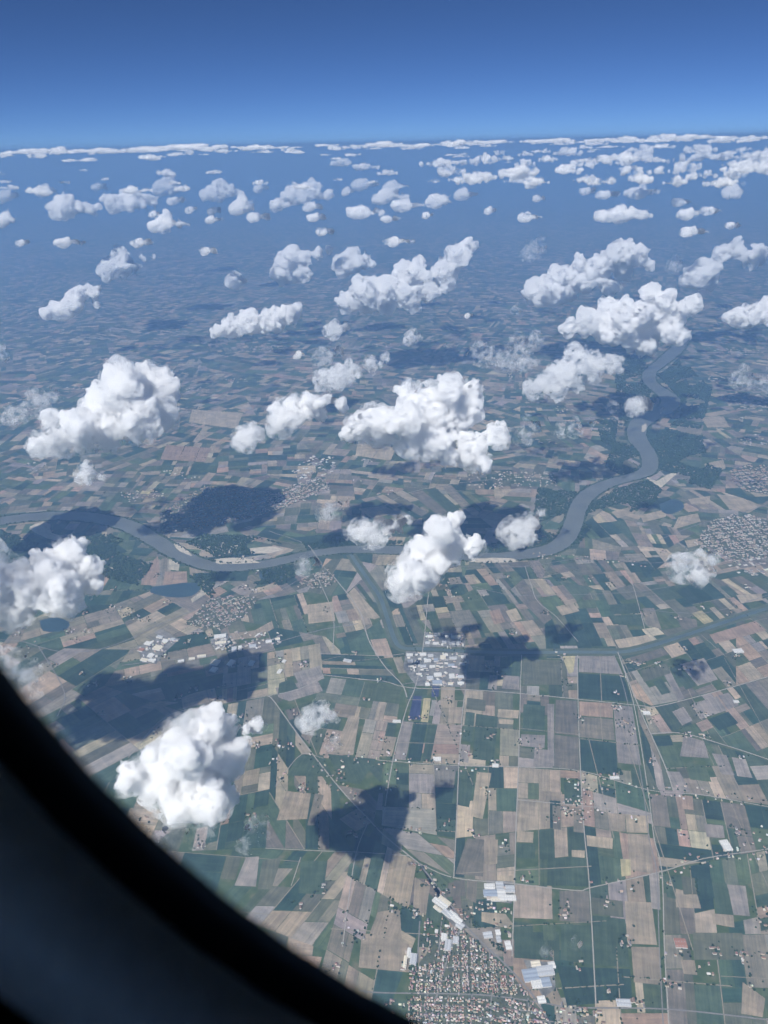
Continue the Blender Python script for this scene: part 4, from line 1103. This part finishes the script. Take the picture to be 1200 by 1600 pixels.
def cloud_material(name, dens, skin, torn=None, lo=.44, hi=.66):
    m = bpy.data.materials.new(name)
    m.use_nodes = True
    t = m.node_tree
    t.nodes.remove(t.nodes['Principled BSDF'])
    out = t.nodes['Material Output']
    v = N(t, 'ShaderNodeVolumeScatter')
    v.inputs['Color'].default_value = (1, 1, 1, 1)
    v.inputs['Density'].default_value = dens
    m.cycles.volume_step_rate = .45
    if torn:
        geo = N(t, 'ShaderNodeNewGeometry')
        mr = N(t, 'ShaderNodeMapRange', interpolation_type='SMOOTHSTEP')
        mr.inputs['From Min'].default_value, mr.inputs['From Max'].default_value = lo, hi
        mr.inputs['To Max'].default_value = dens * 2.2
        t.links.new(noise(t, geo.outputs['Position'], torn, 5, .68), mr.inputs['Value'])
        t.links.new(mr.outputs[0], v.inputs['Density'])
    v.inputs['Anisotropy'].default_value = 0.0
    t.links.new(v.outputs[0], out.inputs['Volume'])
    mx = N(t, 'ShaderNodeMixShader')
    tr, df = N(t, 'ShaderNodeBsdfTransparent'), N(t, 'ShaderNodeBsdfDiffuse')
    df.inputs[0].default_value = (.97, .97, .97, 1)
    mx.inputs[0].default_value = skin
    t.links.new(tr.outputs[0], mx.inputs[1])
    t.links.new(df.outputs[0], mx.inputs[2])
    t.links.new(mx.outputs[0], out.inputs['Surface'])
    return m


CM = {'k': cloud_material('thick_vapour', .038, .010, .011, .39, .60), 'm': cloud_material('vapour', .022, .004, .013, .455, .68), 't': cloud_material('thin_vapour', .0090, .002, .011, .48, .72),
      'f': cloud_material('far_vapour', .024, .05, .0075, .38, .62), 'v': cloud_material('veil_vapour', .0110, .002, .012, .45, .66)}
bm = bmesh.new()
bmesh.ops.create_icosphere(bm, subdivisions=2, radius=1)
SV = np.array([tuple(v.co) for v in bm.verts])
SF = np.array([tuple(v.index for v in f.verts) for f in bm.faces])
bm.free()
PENDING = []


def billow(lobes, seed, n1=14, n2=4, tight=1.0):
    """lobes (centre, radius) with smaller and smaller swellings on them"""
    g = np.random.default_rng(seed)
    pts = []
    for P, R in lobes:
        pts.append((*P, R * .92))
        for k in range(n1):
            u = g.normal(size=3)
            u[2] += .3
            u /= np.linalg.norm(u)
            r2 = R * g.uniform(.3, .62)
            p2 = np.array(P) + u * (R * 1.02 - r2 * .45) * tight
            pts.append((*p2, r2))
            for j in range(n2):
                w = u + g.normal(size=3) * .75
                w /= np.linalg.norm(w)
                r3 = r2 * g.uniform(.22, .5)
                pts.append((*(p2 + w * (r2 * .98)), r3))
    return np.array(pts)


def spheres_mesh(name, pts, rmin):
    pts = pts[pts[:, 3] > min(rmin, pts[:, 3].max() * .3)]
    big = pts[:, 3] > rmin * 5
    VV, FF, n = [], [], 0
    for sel, v, f in ((big, SV, SF), (~big, IV, IF)):
        p = pts[sel]
        if not len(p):
            continue
        VV.append((v[None] * p[:, 3][:, None, None] + p[:, None, :3]).reshape(-1, 3))
        FF.append((f[None] + (np.arange(len(p)) * len(v))[:, None, None]).reshape(-1, 3) + n)
        n += len(p) * len(v)
    V, F = np.concatenate(VV).astype(np.float32), np.concatenate(FF).astype(np.int32)
    me = bpy.data.meshes.new(name)
    me.vertices.add(len(V))
    me.vertices.foreach_set('co', V.ravel())
    me.loops.add(F.size)
    me.loops.foreach_set('vertex_index', F.ravel())
    me.polygons.add(len(F))
    me.polygons.foreach_set('loop_start', np.arange(0, F.size, 3, dtype=np.int32))
    me.update(calc_edges=True)
    return me


TEX = {}


def tex(scale):
    k = round(scale, 1)
    if k not in TEX:
        t = bpy.data.textures.new('billow', 'CLOUDS')
        t.noise_scale = scale
        t.noise_depth = 3
        t.noise_type = 'SOFT_NOISE'
        TEX[k] = t
    return TEX[k]


def cloud_object(pts, loc, mpp, mat, label, group, ragged=1.0, vox=1.0):
    """mpp: metres that one picture pixel covers at the cloud"""
    me = spheres_mesh('cloud', pts, mpp * 1.2)
    o = obj('cloud', me, label=label, cat='cloud', group=group, loc=loc)
    md = o.modifiers.new('union', 'REMESH')
    md.mode = 'VOXEL'
    md.voxel_size = mpp * vox
    for s, a in ((26, 10.0), (10, 5.5), (4.0, 2.6)):
        d = o.modifiers.new('rough', 'DISPLACE')
        d.texture = tex(round(s * mpp, 1))
        d.texture_coords = 'LOCAL'
        d.strength = a * mpp * ragged
        d.mid_level = .5
    PENDING.append((o, mat))
    return o


def cloud(spec, label, mat='k', z=1890.0, seed=0, group=None, ragged=1.0, n1=14, grow=1.0, veil=False):
    r = random.Random(seed)
    w = sum(l[2] ** 2 for l in spec)
    cx, cy_ = sum(l[0] * l[2] ** 2 for l in spec) / w, sum(l[1] * l[2] ** 2 for l in spec) / w
    C = gp(cx, cy_, z)
    d0 = C - EYE
    dist = d0.length
    dn = d0.normalized()
    lobes = []
    for px, py, rr in spec:
        d = ray(px, py)
        t = dist / d.dot(dn)
        R = rr * grow / FOC * t
        P = EYE + d * t - C + d.normalized() * (r.uniform(-.7, .7) * R)
        lobes.append((tuple(P), R * (.93 if dist < 9500 else .98)))
        Q = P + d.normalized() * (r.choice((-1, 1)) * R * r.uniform(.7, 2.3 if len(spec) > 8 else 1.6)) + Vector((r.uniform(-.15, .15), 0, r.uniform(-.1, .1))) * R      # depth
        lobes.append((tuple(Q), R * r.uniform(.6, .85)))
        if len(spec) > 8 and r.random() < .7:                # unseen far side of the big ones, deepened to widen their shadows
            lobes.append((tuple(P + d.normalized() * (R * r.uniform(1.4, 3.0))), R * r.uniform(.7, .88)))
    mpp = dist / 774.0
    o = cloud_object(billow(lobes, seed, (10 if len(spec) < 12 else 8) if dist < 9500 else 13, 4 if dist < 9500 else 5), C, mpp, CM[mat], label, group, ragged)
    if veil and mat in 'km' and dist < 9500 and 'below the towering' not in label:                                 # thin torn vapour round the dense body
        vl = [(tuple(Vector(P) + Vector((r.uniform(-.25, .35), r.uniform(-.25, .35), r.uniform(-.3, .1))) * R), R * r.uniform(1.08, 1.4)) for P, R in lobes]
        b = cloud_object(billow(vl, seed + 77, 4, 0), (0, 0, 0), mpp * 2.4, CM['v'], None, None, 1.0)
        b.name, b.parent = 'veil', o
        del b['category']
    return o


CLOUDS = [
    ('big bright white cumulus in the middle of the picture with two humps', 'k', 1.0, [(543, 680, 13), (565, 667, 20), (598, 659, 26), (636, 656, 31), (676, 648, 33), (704, 606, 22), (737, 612, 21), (632, 613, 13), (720, 648, 28), (682, 692, 27), (645, 697, 18), (733, 708, 25), (776, 680, 20), (755, 727, 15), (702, 718, 15)]),
    ('white cumulus hanging over the river below the biggest middle cloud', 'k', 1.0, [(632, 908, 22), (650, 895, 26), (670, 868, 36), (712, 852, 26), (692, 832, 24), (714, 810, 12), (742, 855, 15), (620, 915, 12), (660, 910, 18)]),
    ('small ragged cloud left of the cumulus over the river', 'm', 1.2, [(565, 828, 16), (590, 832, 18), (618, 822, 16), (635, 812, 11), (550, 826, 8)]),
    ('small feathery cloud right of the cumulus over the river', 'm', 1.3, [(813, 828, 16), (832, 818, 15), (847, 802, 10), (800, 828, 9), (832, 840, 10)]),
    ('faint wispy cloud above the far-bank factory fields', 't', 1.6, [(512, 800, 13), (532, 790, 11), (545, 783, 6)]),
    ('faint puff over the road bridge at the river', 't', 1.6, [(478, 882, 13), (494, 878, 9)]),
    ('lone fluffy white cloud above the right-hand fields', 'm', 1.3, [(1072, 878, 15), (1095, 888, 20), (1112, 875, 14), (1095, 902, 10), (1065, 880, 8)]),
    ('towering white cumulus on the left above the shaded town', 'k', 1.0, [(55, 695, 14), (85, 685, 20), (125, 668, 28), (162, 640, 36), (195, 608, 34), (235, 592, 26), (250, 615, 28), (212, 650, 38), (172, 674, 21), (138, 682, 16), (240, 648, 28), (258, 590, 14), (192, 582, 16), (75, 655, 13)]),
    ('small soft cloud just below the towering left cumulus', 'm', 1.2, [(138, 738, 17), (158, 745, 9), (128, 743, 10)]),
    ('thin cloud scrap at the shoulder of the left cumulus', 't', 1.4, [(62, 628, 18), (80, 620, 13), (48, 640, 12), (20, 650, 16)]),
    ('large grey-white shaded cumulus at the left edge', 'k', 1.0, [(0, 920, 34), (40, 925, 38), (78, 892, 34), (108, 868, 30), (128, 898, 32), (90, 930, 32), (150, 915, 14), (15, 955, 28), (-35, 930, 42), (0, 888, 14), (112, 945, 20), (-60, 900, 40)]),
    ('hazy grey cloud scrap touching the window edge on the left', 't', 1.2, [(15, 1045, 30), (50, 1050, 22), (-20, 1030, 30), (45, 1080, 18)]),
    ('nearest creamy white cumulus just above the dark window edge', 'k', 1.0, [(285, 1190, 44), (330, 1140, 36), (255, 1210, 40), (310, 1230, 52), (355, 1185, 32), (208, 1212, 22), (400, 1132, 14), (385, 1140, 10), (232, 1182, 16), (335, 1250, 36), (280, 1265, 26), (195, 1225, 14)]),
    ('small round white cloud beside the diagonal road', 'm', 1.2, [(482, 1118, 14), (503, 1114, 17), (522, 1118, 10), (494, 1128, 11)]),
    ('tiny faint wisp below the round cloud beside the diagonal road', 't', 1.6, [(525, 1158, 10), (530, 1165, 7)]),
    ('thin veil hanging under the nearest creamy cumulus', 't', 1.6, [(400, 1290, 17), (384, 1322, 14), (410, 1305, 12), (275, 1300, 20), (250, 1310, 16), (320, 1300, 18)]),
    ('small puffy cloud left of the paired clouds above centre-left', 'm', 1.1, [(395, 678, 18), (410, 684, 10), (380, 683, 11)]),
    ('white cumulus left of the biggest middle cloud', 'k', 1.1, [(440, 652, 16), (458, 642, 20), (490, 632, 20), (510, 625, 11), (500, 648, 13), (430, 638, 11), (532, 632, 10)]),
    ('low ragged cloud bank above the middle cumulus', 'm', 1.2, [(503, 590, 13), (530, 588, 17), (553, 580, 15), (580, 570, 13), (600, 560, 8)]),
    ('faint grey cloud scrap above the ragged bank in the middle', 't', 1.5, [(508, 556, 13), (530, 548, 11)]),
    ('small white puff above the faint scrap in the middle', 'm', 1.2, [(523, 513, 13), (540, 510, 9)]),
    ('long wedge-shaped white cloud left of centre', 'k', 1.0, [(342, 516, 10), (362, 508, 14), (392, 505, 18), (425, 502, 18), (450, 493, 15), (464, 484, 9)]),
    ('long bright cumulus climbing to the right, upper centre', 'k', 1.0, [(543, 472, 14), (570, 455, 22), (600, 460, 26), (630, 440, 22), (652, 424, 18), (640, 465, 22), (665, 450, 18), (690, 425, 18), (715, 402, 18), (730, 389, 14), (700, 440, 13), (605, 480, 12)]),
    ('compact white cloud left of the long climbing cumulus', 'k', 1.1, [(543, 412, 16), (565, 408, 14), (581, 412, 7), (550, 398, 9)]),
    ('round cloud with a short tail, upper left of centre', 'k', 1.1, [(453, 408, 18), (448, 425, 17), (470, 425, 16), (475, 405, 12), (440, 420, 9), (497, 396, 9), (513, 390, 6)]),
    ('tiny round cloud left of the round cloud with a tail', 'k', 1.2, [(368, 437, 11), (381, 440, 7)]),
    ('bright cloud with a tail, upper left', 'k', 1.1, [(172, 418, 13), (193, 405, 14), (200, 415, 16), (222, 405, 8), (240, 402, 5), (180, 400, 9)]),
    ('stepped white cloud near the left edge, upper left', 'k', 1.1, [(72, 488, 9), (94, 485, 12), (120, 472, 16), (145, 460, 13), (125, 460, 11), (150, 478, 9), (155, 450, 7)]),
    ('large bright cumulus at upper right, the farther of the big pair', 'k', 1.0, [(843, 455, 20), (870, 460, 22), (886, 445, 22), (870, 435, 18), (915, 435, 20), (940, 420, 20), (965, 400, 20), (985, 398, 16), (1000, 394, 11), (950, 450, 14), (975, 425, 12), (832, 448, 10), (905, 415, 12), (1015, 415, 8)]),
    ('large bright cumulus over the river bends, the nearer of the big pair', 'k', 1.0, [(888, 512, 12), (918, 502, 18), (950, 490, 22), (975, 500, 26), (1010, 500, 26), (1035, 480, 22), (1020, 458, 14), (1040, 500, 24), (1000, 530, 22), (1050, 520, 16), (1066, 525, 9), (1080, 480, 13), (960, 520, 18), (1015, 543, 14), (938, 515, 14)]),
    ('ragged grey-white cloud trailing below the big pair', 'm', 1.2, [(833, 606, 13), (855, 600, 17), (880, 585, 22), (910, 570, 22), (900, 553, 15), (930, 575, 18), (955, 570, 14), (870, 612, 14), (966, 577, 7), (900, 600, 12)]),
    ('torn thin cloud between the middle and right-hand cumulus', 't', 1.6, [(745, 548, 15), (790, 560, 14), (815, 545, 18), (835, 530, 11), (822, 570, 14), (800, 575, 12), (765, 556, 12)]),
    ('white cloud with a raised right end near the right edge', 'k', 1.1, [(1085, 436, 15), (1105, 422, 15), (1110, 440, 11), (1130, 400, 13), (1150, 390, 14), (1180, 402, 15), (1165, 405, 9), (1073, 442, 9)]),
    ('white cloud cut by the right edge', 'k', 1.1, [(1152, 496, 12), (1175, 492, 15), (1197, 485, 17), (1220, 490, 18)]),
    ('tiny bright puff over the river left bend', 'm', 1.2, [(1003, 630, 10), (1015, 633, 6), (992, 630, 6)]),
    ('thin puff above the far right-hand town', 't', 1.4, [(1160, 590, 14), (1176, 596, 11)]),
    ('thin puff cut by the right edge above the far town', 't', 1.3, [(1203, 595, 14), (1215, 600, 12)]),
    ('thin flat cloud scrap left of the river island', 't', 1.5, [(880, 672, 9), (900, 668, 13), (925, 662, 10)]),
    ('tiny puff below the long climbing cumulus', 'm', 1.3, [(643, 525, 9), (657, 529, 8)]),
    ('faint torn wisps right of the middle cumulus', 't', 1.7, [(822, 682, 11), (838, 668, 11), (826, 660, 9)]),
    ('tiny faint wisp beside the river puff', 't', 1.5, [(965, 632, 9)]),
    ('tiny cloud at the left edge level with the climbing river cloud', 't', 1.2, [(-4, 550, 15), (6, 558, 10)]),
    ('faint smudge of cloud above the farther big right-hand cumulus', 't', 1.5, [(840, 385, 13), (832, 395, 9)]),
    ('small white scrap right of the farther big cumulus', 't', 1.4, [(1060, 408, 9), (1055, 414, 7)]),
    ('small white tag left of the nearer big cumulus', 't', 1.3, [(812, 484, 6), (806, 480, 5)]),
    ('thin wisp over the dark field at the bottom right of town', 't', 1.6, [(904, 1476, 7), (900, 1472, 5)]),
    ('second faint wisp left of the thin wisp at the bottom right', 't', 1.6, [(858, 1485, 8), (863, 1490, 5)]),
]
CLOUDS += [('thin high cloud outside the left edge, dimming the left-edge cumulus', 't', 1.0, [(-255, 750, 60), (-225, 740, 45), (-290, 755, 50), (-245, 720, 40), (-200, 765, 30)]),
           ('broad cumulus just outside the left edge, shading the fields by the window', 'k', 1.0, [(-150, 960, 60), (-110, 985, 45), (-200, 930, 60), (-90, 940, 30), (-130, 1010, 40), (-230, 980, 60)]),
           ('cumulus just outside the left edge, shading the far river bank', 'k', 1.0, [(-130, 655, 44), (-90, 660, 36), (-180, 650, 44), (-55, 672, 18), (-110, 690, 36), (-60, 690, 22), (-170, 690, 40)])]
for k, (lab, mt, rag, spec) in enumerate(CLOUDS):
    cloud(spec, lab, mt, seed=k + 1, ragged=rag, veil=True, z=3000 if 'thin high' in lab else 1890)

MID = [  # smaller far clouds: middle, width, height, what sets each apart
    (110, 377, 52, 10, 'flat sliver of cloud at far left above the bright tailed cloud'), (223, 378, 30, 9, 'faint sliver of cloud right above the bright tailed cloud'), (267, 347, 70, 22, 'bright oblong cloud, upper left'), (327, 391, 26, 7, 'tiny flat cloud right of the bright tailed cloud'),
    (510, 361, 26, 7, 'tiny flat cloud above the tail of the round cloud'), (622, 376, 54, 9, 'thin flat cloud streak above the climbing cumulus'), (975, 334, 95, 18, 'long bright flat cloud above the big right-hand pair'), (1088, 361, 46, 9, 'thin flat cloud streak above the right-hand raised cloud'),
    (1080, 332, 36, 16, 'bright little cloud near the right edge'), (1115, 328, 26, 9, 'short upswept cloud tail near the right edge'), (830, 338, 30, 10, 'small bright flat cloud left of the long flat cloud'), (768, 328, 18, 9, 'lone tiny cloud in the open blue, upper right of centre'),
    (730, 302, 42, 14, 'small crisp cloud under the left end of the right-hand bank'), (345, 297, 66, 24, 'broad bright far cloud, upper left of centre'), (380, 319, 36, 30, 'upright puffy far cloud under the broad bright one'), (405, 338, 32, 9, 'small flat cloud under the upright puffy one'),
    (265, 290, 46, 26, 'bright peaked far cloud, upper left'), (120, 322, 90, 34, 'soft grey-white cloud heap at far left'), (205, 312, 90, 30, 'soft cloud heap with a grey side, left of the peaked cloud'), (10, 341, 28, 22, 'rounded cloud at the left edge under the far heap'), (15, 304, 36, 14, 'flat cloud at the left edge beside the far heap'),
    (72, 297, 36, 16, 'small soft cloud between the left edge and the far heap'), (480, 300, 86, 30, 'cloud group with knobbly top, upper centre-left'), (442, 318, 36, 20, 'lower left foot of the knobbly cloud group'), (490, 322, 34, 9, 'flat puff at the right foot of the knobbly cloud group'),
    (572, 330, 62, 18, 'bright low cloud at upper centre'), (612, 341, 28, 6, 'thin streak right below the bright low cloud'), (640, 320, 56, 14, 'flat-bottomed bright cloud at upper centre'), (690, 311, 40, 20, 'rounded bright cloud right of the flat-bottomed one'),
    (612, 305, 60, 18, 'cloud with pointed right end, upper centre'), (622, 290, 42, 12, 'thin bright cloud above the pointed one'), (575, 286, 46, 13, 'slanting bright cloud, upper centre'), (545, 298, 16, 10, 'tiny puff left of the slanting cloud'), (497, 338, 34, 9, 'small low cloud left of the bright low cloud'),
    (301, 326, 16, 8, 'tiny round cloud below the peaked cloud'), (336, 328, 18, 8, 'tiny cloud left of the upright puffy one'), (278, 312, 26, 8, 'small flat cloud just under the peaked cloud'), (243, 334, 14, 7, 'tiny cloud above the bright oblong one'), (335, 342, 24, 7, 'small flat cloud right of the bright oblong one'),
    (410, 292, 20, 10, 'tiny soft cloud left of the knobbly group'), (670, 335, 14, 8, 'tiny cloud alone below the rounded bright one'), (921, 297, 20, 7, 'tiny flat cloud under the right-hand bank'), (952, 303, 32, 8, 'small double cloud under the right-hand bank'), (1068, 315, 24, 7, 'small flat cloud above the bright right-edge one'),
    (845, 309, 16, 5, 'tiny thin cloud left under the right-hand bank'), (1148, 352, 20, 6, 'tiny thin cloud right of the long flat streak'), (1150, 298, 34, 20, 'rounded lower end of the bank at the right edge'), (1005, 299, 56, 14, 'low bright front edge of the right-hand bank'),
    (157, 291, 20, 6, 'tiny thin cloud above the soft heap'), (38, 378, 20, 5, 'faint sliver at the far left edge'), (735, 492, 12, 5, 'tiny speck of cloud right below the climbing cumulus'), (470, 553, 14, 12, 'tiny faint puff left of the grey scrap in the middle'),
]
for k, (x, y, w, h, lab) in enumerate(MID):
    r = random.Random(500 + k)
    if w < 34:
        w, h = w * 1.25, h * .85
    n = max(4, min(11, int(w / h * 2.2) + 1))
    spec = []
    for i in range(n):
        t = (i + .5) / n
        env = math.sin(math.pi * (t * .8 + .1))
        rr = h * .5 * (.4 + .6 * env) * r.uniform(.55, 1.1)
        spec.append((x + (t - .5) * (w - rr), y + h * .5 - rr - max(0, h * .5 - rr) * r.uniform(0, .9), rr))
    cloud(spec, lab, 'f', z=3250, seed=600 + k, n1=9, ragged=.9)

# the bank along the horizon: a few shapes, many copies
BASE = []
for k in range(9):
    r = random.Random(900 + k)
    n = r.randint(4, 8)
    lobes = []
    for i in range(n):
        t = (i + .5) / n - .5
        R = r.uniform(90, 190) * (1 - abs(t) * .8)
        lobes.append(((t * r.uniform(700, 1100), r.uniform(-220, 220), R * r.uniform(.55, 1.15) - 60), R))
    pts = billow(lobes, 950 + k, 10, 4)
    o = cloud_object(pts, (0, 0, 0), 17.0, CM['f'], '', 'clouds of the far bank', .8, 1.5)
    BASE.append(o)
dg = bpy.context.evaluated_depsgraph_get()
tri = 0
for o, m in PENDING:
    me = bpy.data.meshes.new_from_object(o.evaluated_get(dg))
    o.modifiers.clear()
    old = o.data
    o.data = me
    bpy.data.meshes.remove(old)
    me.materials.clear()
    me.materials.append(m)
    me.polygons.foreach_set('use_smooth', np.ones(len(me.polygons), bool))
    tri += len(me.polygons) * 2
print('cloud faces', tri, round(time.time() - T0, 1))
r = random.Random(77)
bank = []


def bank_cloud(px, py, z, wpx, hs, lab, grp, i, far=None):
    P = gp(px, py, z) if far is None else EYE + ray(px, py) * (far / ray(px, py).y)
    d = (P - EYE).length
    base = BASE[i % len(BASE)]
    o = base if base.name not in used else base.copy()
    if base.name in used:
        COL.objects.link(o)
    used.add(base.name)
    o.location = P
    s = wpx / FOC * d / 900
    o.scale = (s, s * r.uniform(.8, 1.3), s * hs)
    o.rotation_euler.z = r.choice((0, math.pi)) + r.uniform(-.5, .5)
    o['label'], o['group'] = lab, grp


used = set()
i = 0
for k in range(70):                                          # broken heaps, upper right
    px = 640 + 600 * r.random() ** .8
    py = 248 + 46 * r.random() - (px - 640) * .012
    bank_cloud(px, py, 4050, r.uniform(14, 48), r.uniform(.7, 1.25), 'small heaped cloud in the broken bank at upper right', 'heaped clouds at upper right', i)
    i += 1
for k in range(36):                                          # far edge of the heaps, upper right
    px = 700 + 520 * r.random()
    py = 240 + 18 * r.random() - (px - 640) * .014
    bank_cloud(px, py, 4180, r.uniform(12, 36), r.uniform(.5, 1.0), 'small heaped cloud in the broken bank at upper right', 'heaped clouds at upper right', i)
    i += 1
for k in range(20):                                          # sparse soft ones, upper left and middle
    px = r.uniform(-20, 640)
    py = 262 + 40 * r.random() - px * .01
    bank_cloud(px, py, 3900, r.uniform(12, 38), r.uniform(.5, .9), 'small scattered far cloud over the hazy plain at upper left', 'scattered clouds at upper left', i)
    i += 1
for row, (n, f0, f1, dy0, dy1, w0, w1, h0, h1) in enumerate(((50, 16000, 17500, 1, 6, 22, 70, .18, .4), (50, 15000, 16000, 2, 10, 14, 42, .25, .6), (26, 14500, 15500, 8, 24, 10, 34, .25, .55))):     # the bright deck at the horizon
    for k in range(n):
        px = (-40 + 1280 * (k + r.random()) / n) if k % 2 else 640 + r.choice((-560, -380, -250, -60, 90, 240, 330, 420, 500)) + r.gauss(0, 45)
        py = 236 - px * .021 + r.uniform(dy0, dy1)
        bank_cloud(px, py, 0, r.uniform(w0, w1), r.uniform(h0, h1), 'cloud top in the bright bank along the horizon', 'cloud bank along the horizon', i, r.uniform(f0, f1))
        i += 1
for n_, b in enumerate(BASE):
    pass

# ------------------------------------------------------------------ the cabin window
PLANE = .20                                                  # the wall stands 0.2 m before the lens


def on_wall(px, py, y):
    d = ray(px, py)
    return d * (y / d.y)


arc = [on_wall(x, y, PLANE) for x, y in WEDGE]
A2 = np.array([(p.x, p.z) for p in arc])
# a circle through the traced corner
M_ = np.c_[2 * A2, np.ones(len(A2))]
sol = np.linalg.lstsq(M_, (A2 ** 2).sum(1), rcond=None)[0]
ccx, ccz = sol[0], sol[1]
CR = math.sqrt(sol[2] + ccx ** 2 + ccz ** 2)
print('window corner', ccx, ccz, CR)
WX1, WZ1 = .30, .20
CX, CZ = max(ccx, 0), ccz


def outline(off, n=20):
    """rounded opening grown by off: lower-left corner traced, the other three alike"""
    x0, z0 = ccx - CR, ccz - CR
    w = WX1 + (WX1 - x0) * 0
    cs = [(ccx, ccz, 180), (max(ccx, WX1 - CR), ccz, 270), (max(ccx, WX1 - CR), max(ccz, WZ1 - CR), 0), (ccx, max(ccz, WZ1 - CR), 90)]
    out = []
    for x, z, a0 in cs:
        for k in range(n + 1):
            a = math.radians(a0 + 90 * k / n)
            out.append((x + (CR + off) * math.cos(a), z + (CR + off) * math.sin(a)))
    return out


def sweep(name, prof, mat, parent):
    """prof: (offset from the opening, distance from the lens plane)"""
    rings = [[(x, y, H + z) for x, z in outline(o)] for o, y in prof]
    n = len(rings[0])
    V = [v for q in rings for v in q]
    F = []
    for i in range(len(prof) - 1):
        for j in range(n):
            k = (j + 1) % n
            F.append((i * n + j, i * n + k, (i + 1) * n + k, (i + 1) * n + j))
    me = mesh(name, V, F, [mat])
    me.polygons.foreach_set('use_smooth', np.ones(len(F), bool))
    return obj(name, me, parent)


M_SEAL = plain('black_rubber', (.006, .007, .009), .2, 60, .6, .2)
M_TRIM = plain('cabin_plastic', (.80, .77, .72), .1, 80, .5, .3)
win = obj('aircraft_window', None, label='dark blurred aircraft window surround at the lower left corner', cat='window')
sweep('seal', [(.060, .224), (.030, .212), (0, .200), (.002, .192), (.007, .187), (.011, .185)], M_SEAL, win)
sweep('reveal', [(.011, .185), (.020, .182), (.028, .175), (.031, .164), (.033, .154), (.036, .150)], M_TRIM, win)
sweep('dark_ring', [(.036, .150), (.042, .149), (.051, .146)], M_SEAL, win)  # black ring that makes the dark band between reveal and trim ring
sweep('trim_ring', [(.051, .146), (.058, .144), (.066, .137), (.072, .128), (.080, .124), (.090, .127), (.100, .138)], M_TRIM, win)
pm = bpy.data.materials.new('clear_pane')
pm.use_nodes = True
pt = pm.node_tree
pt.nodes.remove(pt.nodes['Principled BSDF'])
tr = N(pt, 'ShaderNodeBsdfTransparent')
tr.inputs[0].default_value = (.975, .985, .985, 1)
pt.links.new(tr.outputs[0], pt.nodes['Material Output'].inputs['Surface'])
q = outline(.036)
obj('pane', mesh('pane', [(x, .214, H + z) for x, z in q], [tuple(range(len(q)))], [pm]), win)
# cabin lining: side wall round the window, and the tube of the cabin behind
M_LINE = plain('cabin_lining', (.62, .61, .59), .1, 40, .6, .2)
q = outline(.098)
n = len(q)
cxm, czm = sum(p[0] for p in q) / n, sum(p[1] for p in q) / n
V = [(x, .136, H + z) for x, z in q]
for x, z in q:
    a = math.atan2(z - czm, x - cxm)
    s = 1 / max(abs(math.cos(a)) / 2.2, abs(math.sin(a)) / 1.0)
    V.append((cxm + math.cos(a) * s, .136 - .12 * (math.sin(a) * s) ** 2, H + czm + math.sin(a) * s))
F = [(j, (j + 1) % n, n + (j + 1) % n, n + j) for j in range(n)]
obj('cabin_wall', mesh('cabin_wall', V, F, [M_LINE]), kind='structure')
xs, ys, zs = (cxm - 2.25, cxm + 2.25), (-3.2, .03), (H + czm - 1.02, H + czm + 1.02)
V = [(x, y, z) for x in xs for y in ys for z in zs]
F = [(0, 1, 3, 2), (4, 6, 7, 5), (0, 2, 6, 4), (1, 5, 7, 3), (0, 4, 5, 1)]
obj('cabin_lining', mesh('cabin_lining', V, F, [M_LINE]), kind='structure')

# ------------------------------------------------------------------ haze
bpy.context.view_layer.update()
TOP = max(max((o.matrix_world @ Vector(c)).z for c in o.bound_box) for o in sc.objects if o.name.startswith('cloud')) + 12
TOP = max(TOP, H + 12)
print('haze top', TOP - H)
V = [(x, y, z) for x in (-S * 1.02, S * 1.02) for y in (-S * 1.02, S * 1.02) for z in (-1.0, TOP)]
F = [(0, 1, 3, 2), (4, 6, 7, 5), (0, 4, 5, 1), (2, 3, 7, 6), (0, 2, 6, 4), (1, 5, 7, 3)]
hm = bpy.data.materials.new('haze')
hm.use_nodes = True
ht = hm.node_tree
ht.nodes.remove(ht.nodes['Principled BSDF'])
v = N(ht, 'ShaderNodeVolumePrincipled')
v.inputs['Density'].default_value = HAZE_DENSITY
v.inputs['Color'].default_value = (*HAZE_COLOR, 1)
v.inputs['Absorption Color'].default_value = (0, 0, 0, 1)
v.inputs['Anisotropy'].default_value = 0.0
ht.links.new(v.outputs[0], ht.nodes['Material Output'].inputs['Volume'])
obj('haze', mesh('haze', V, F, [hm]), kind='stuff')
print('done', round(time.time() - T0, 1), 'objects', len(sc.objects))
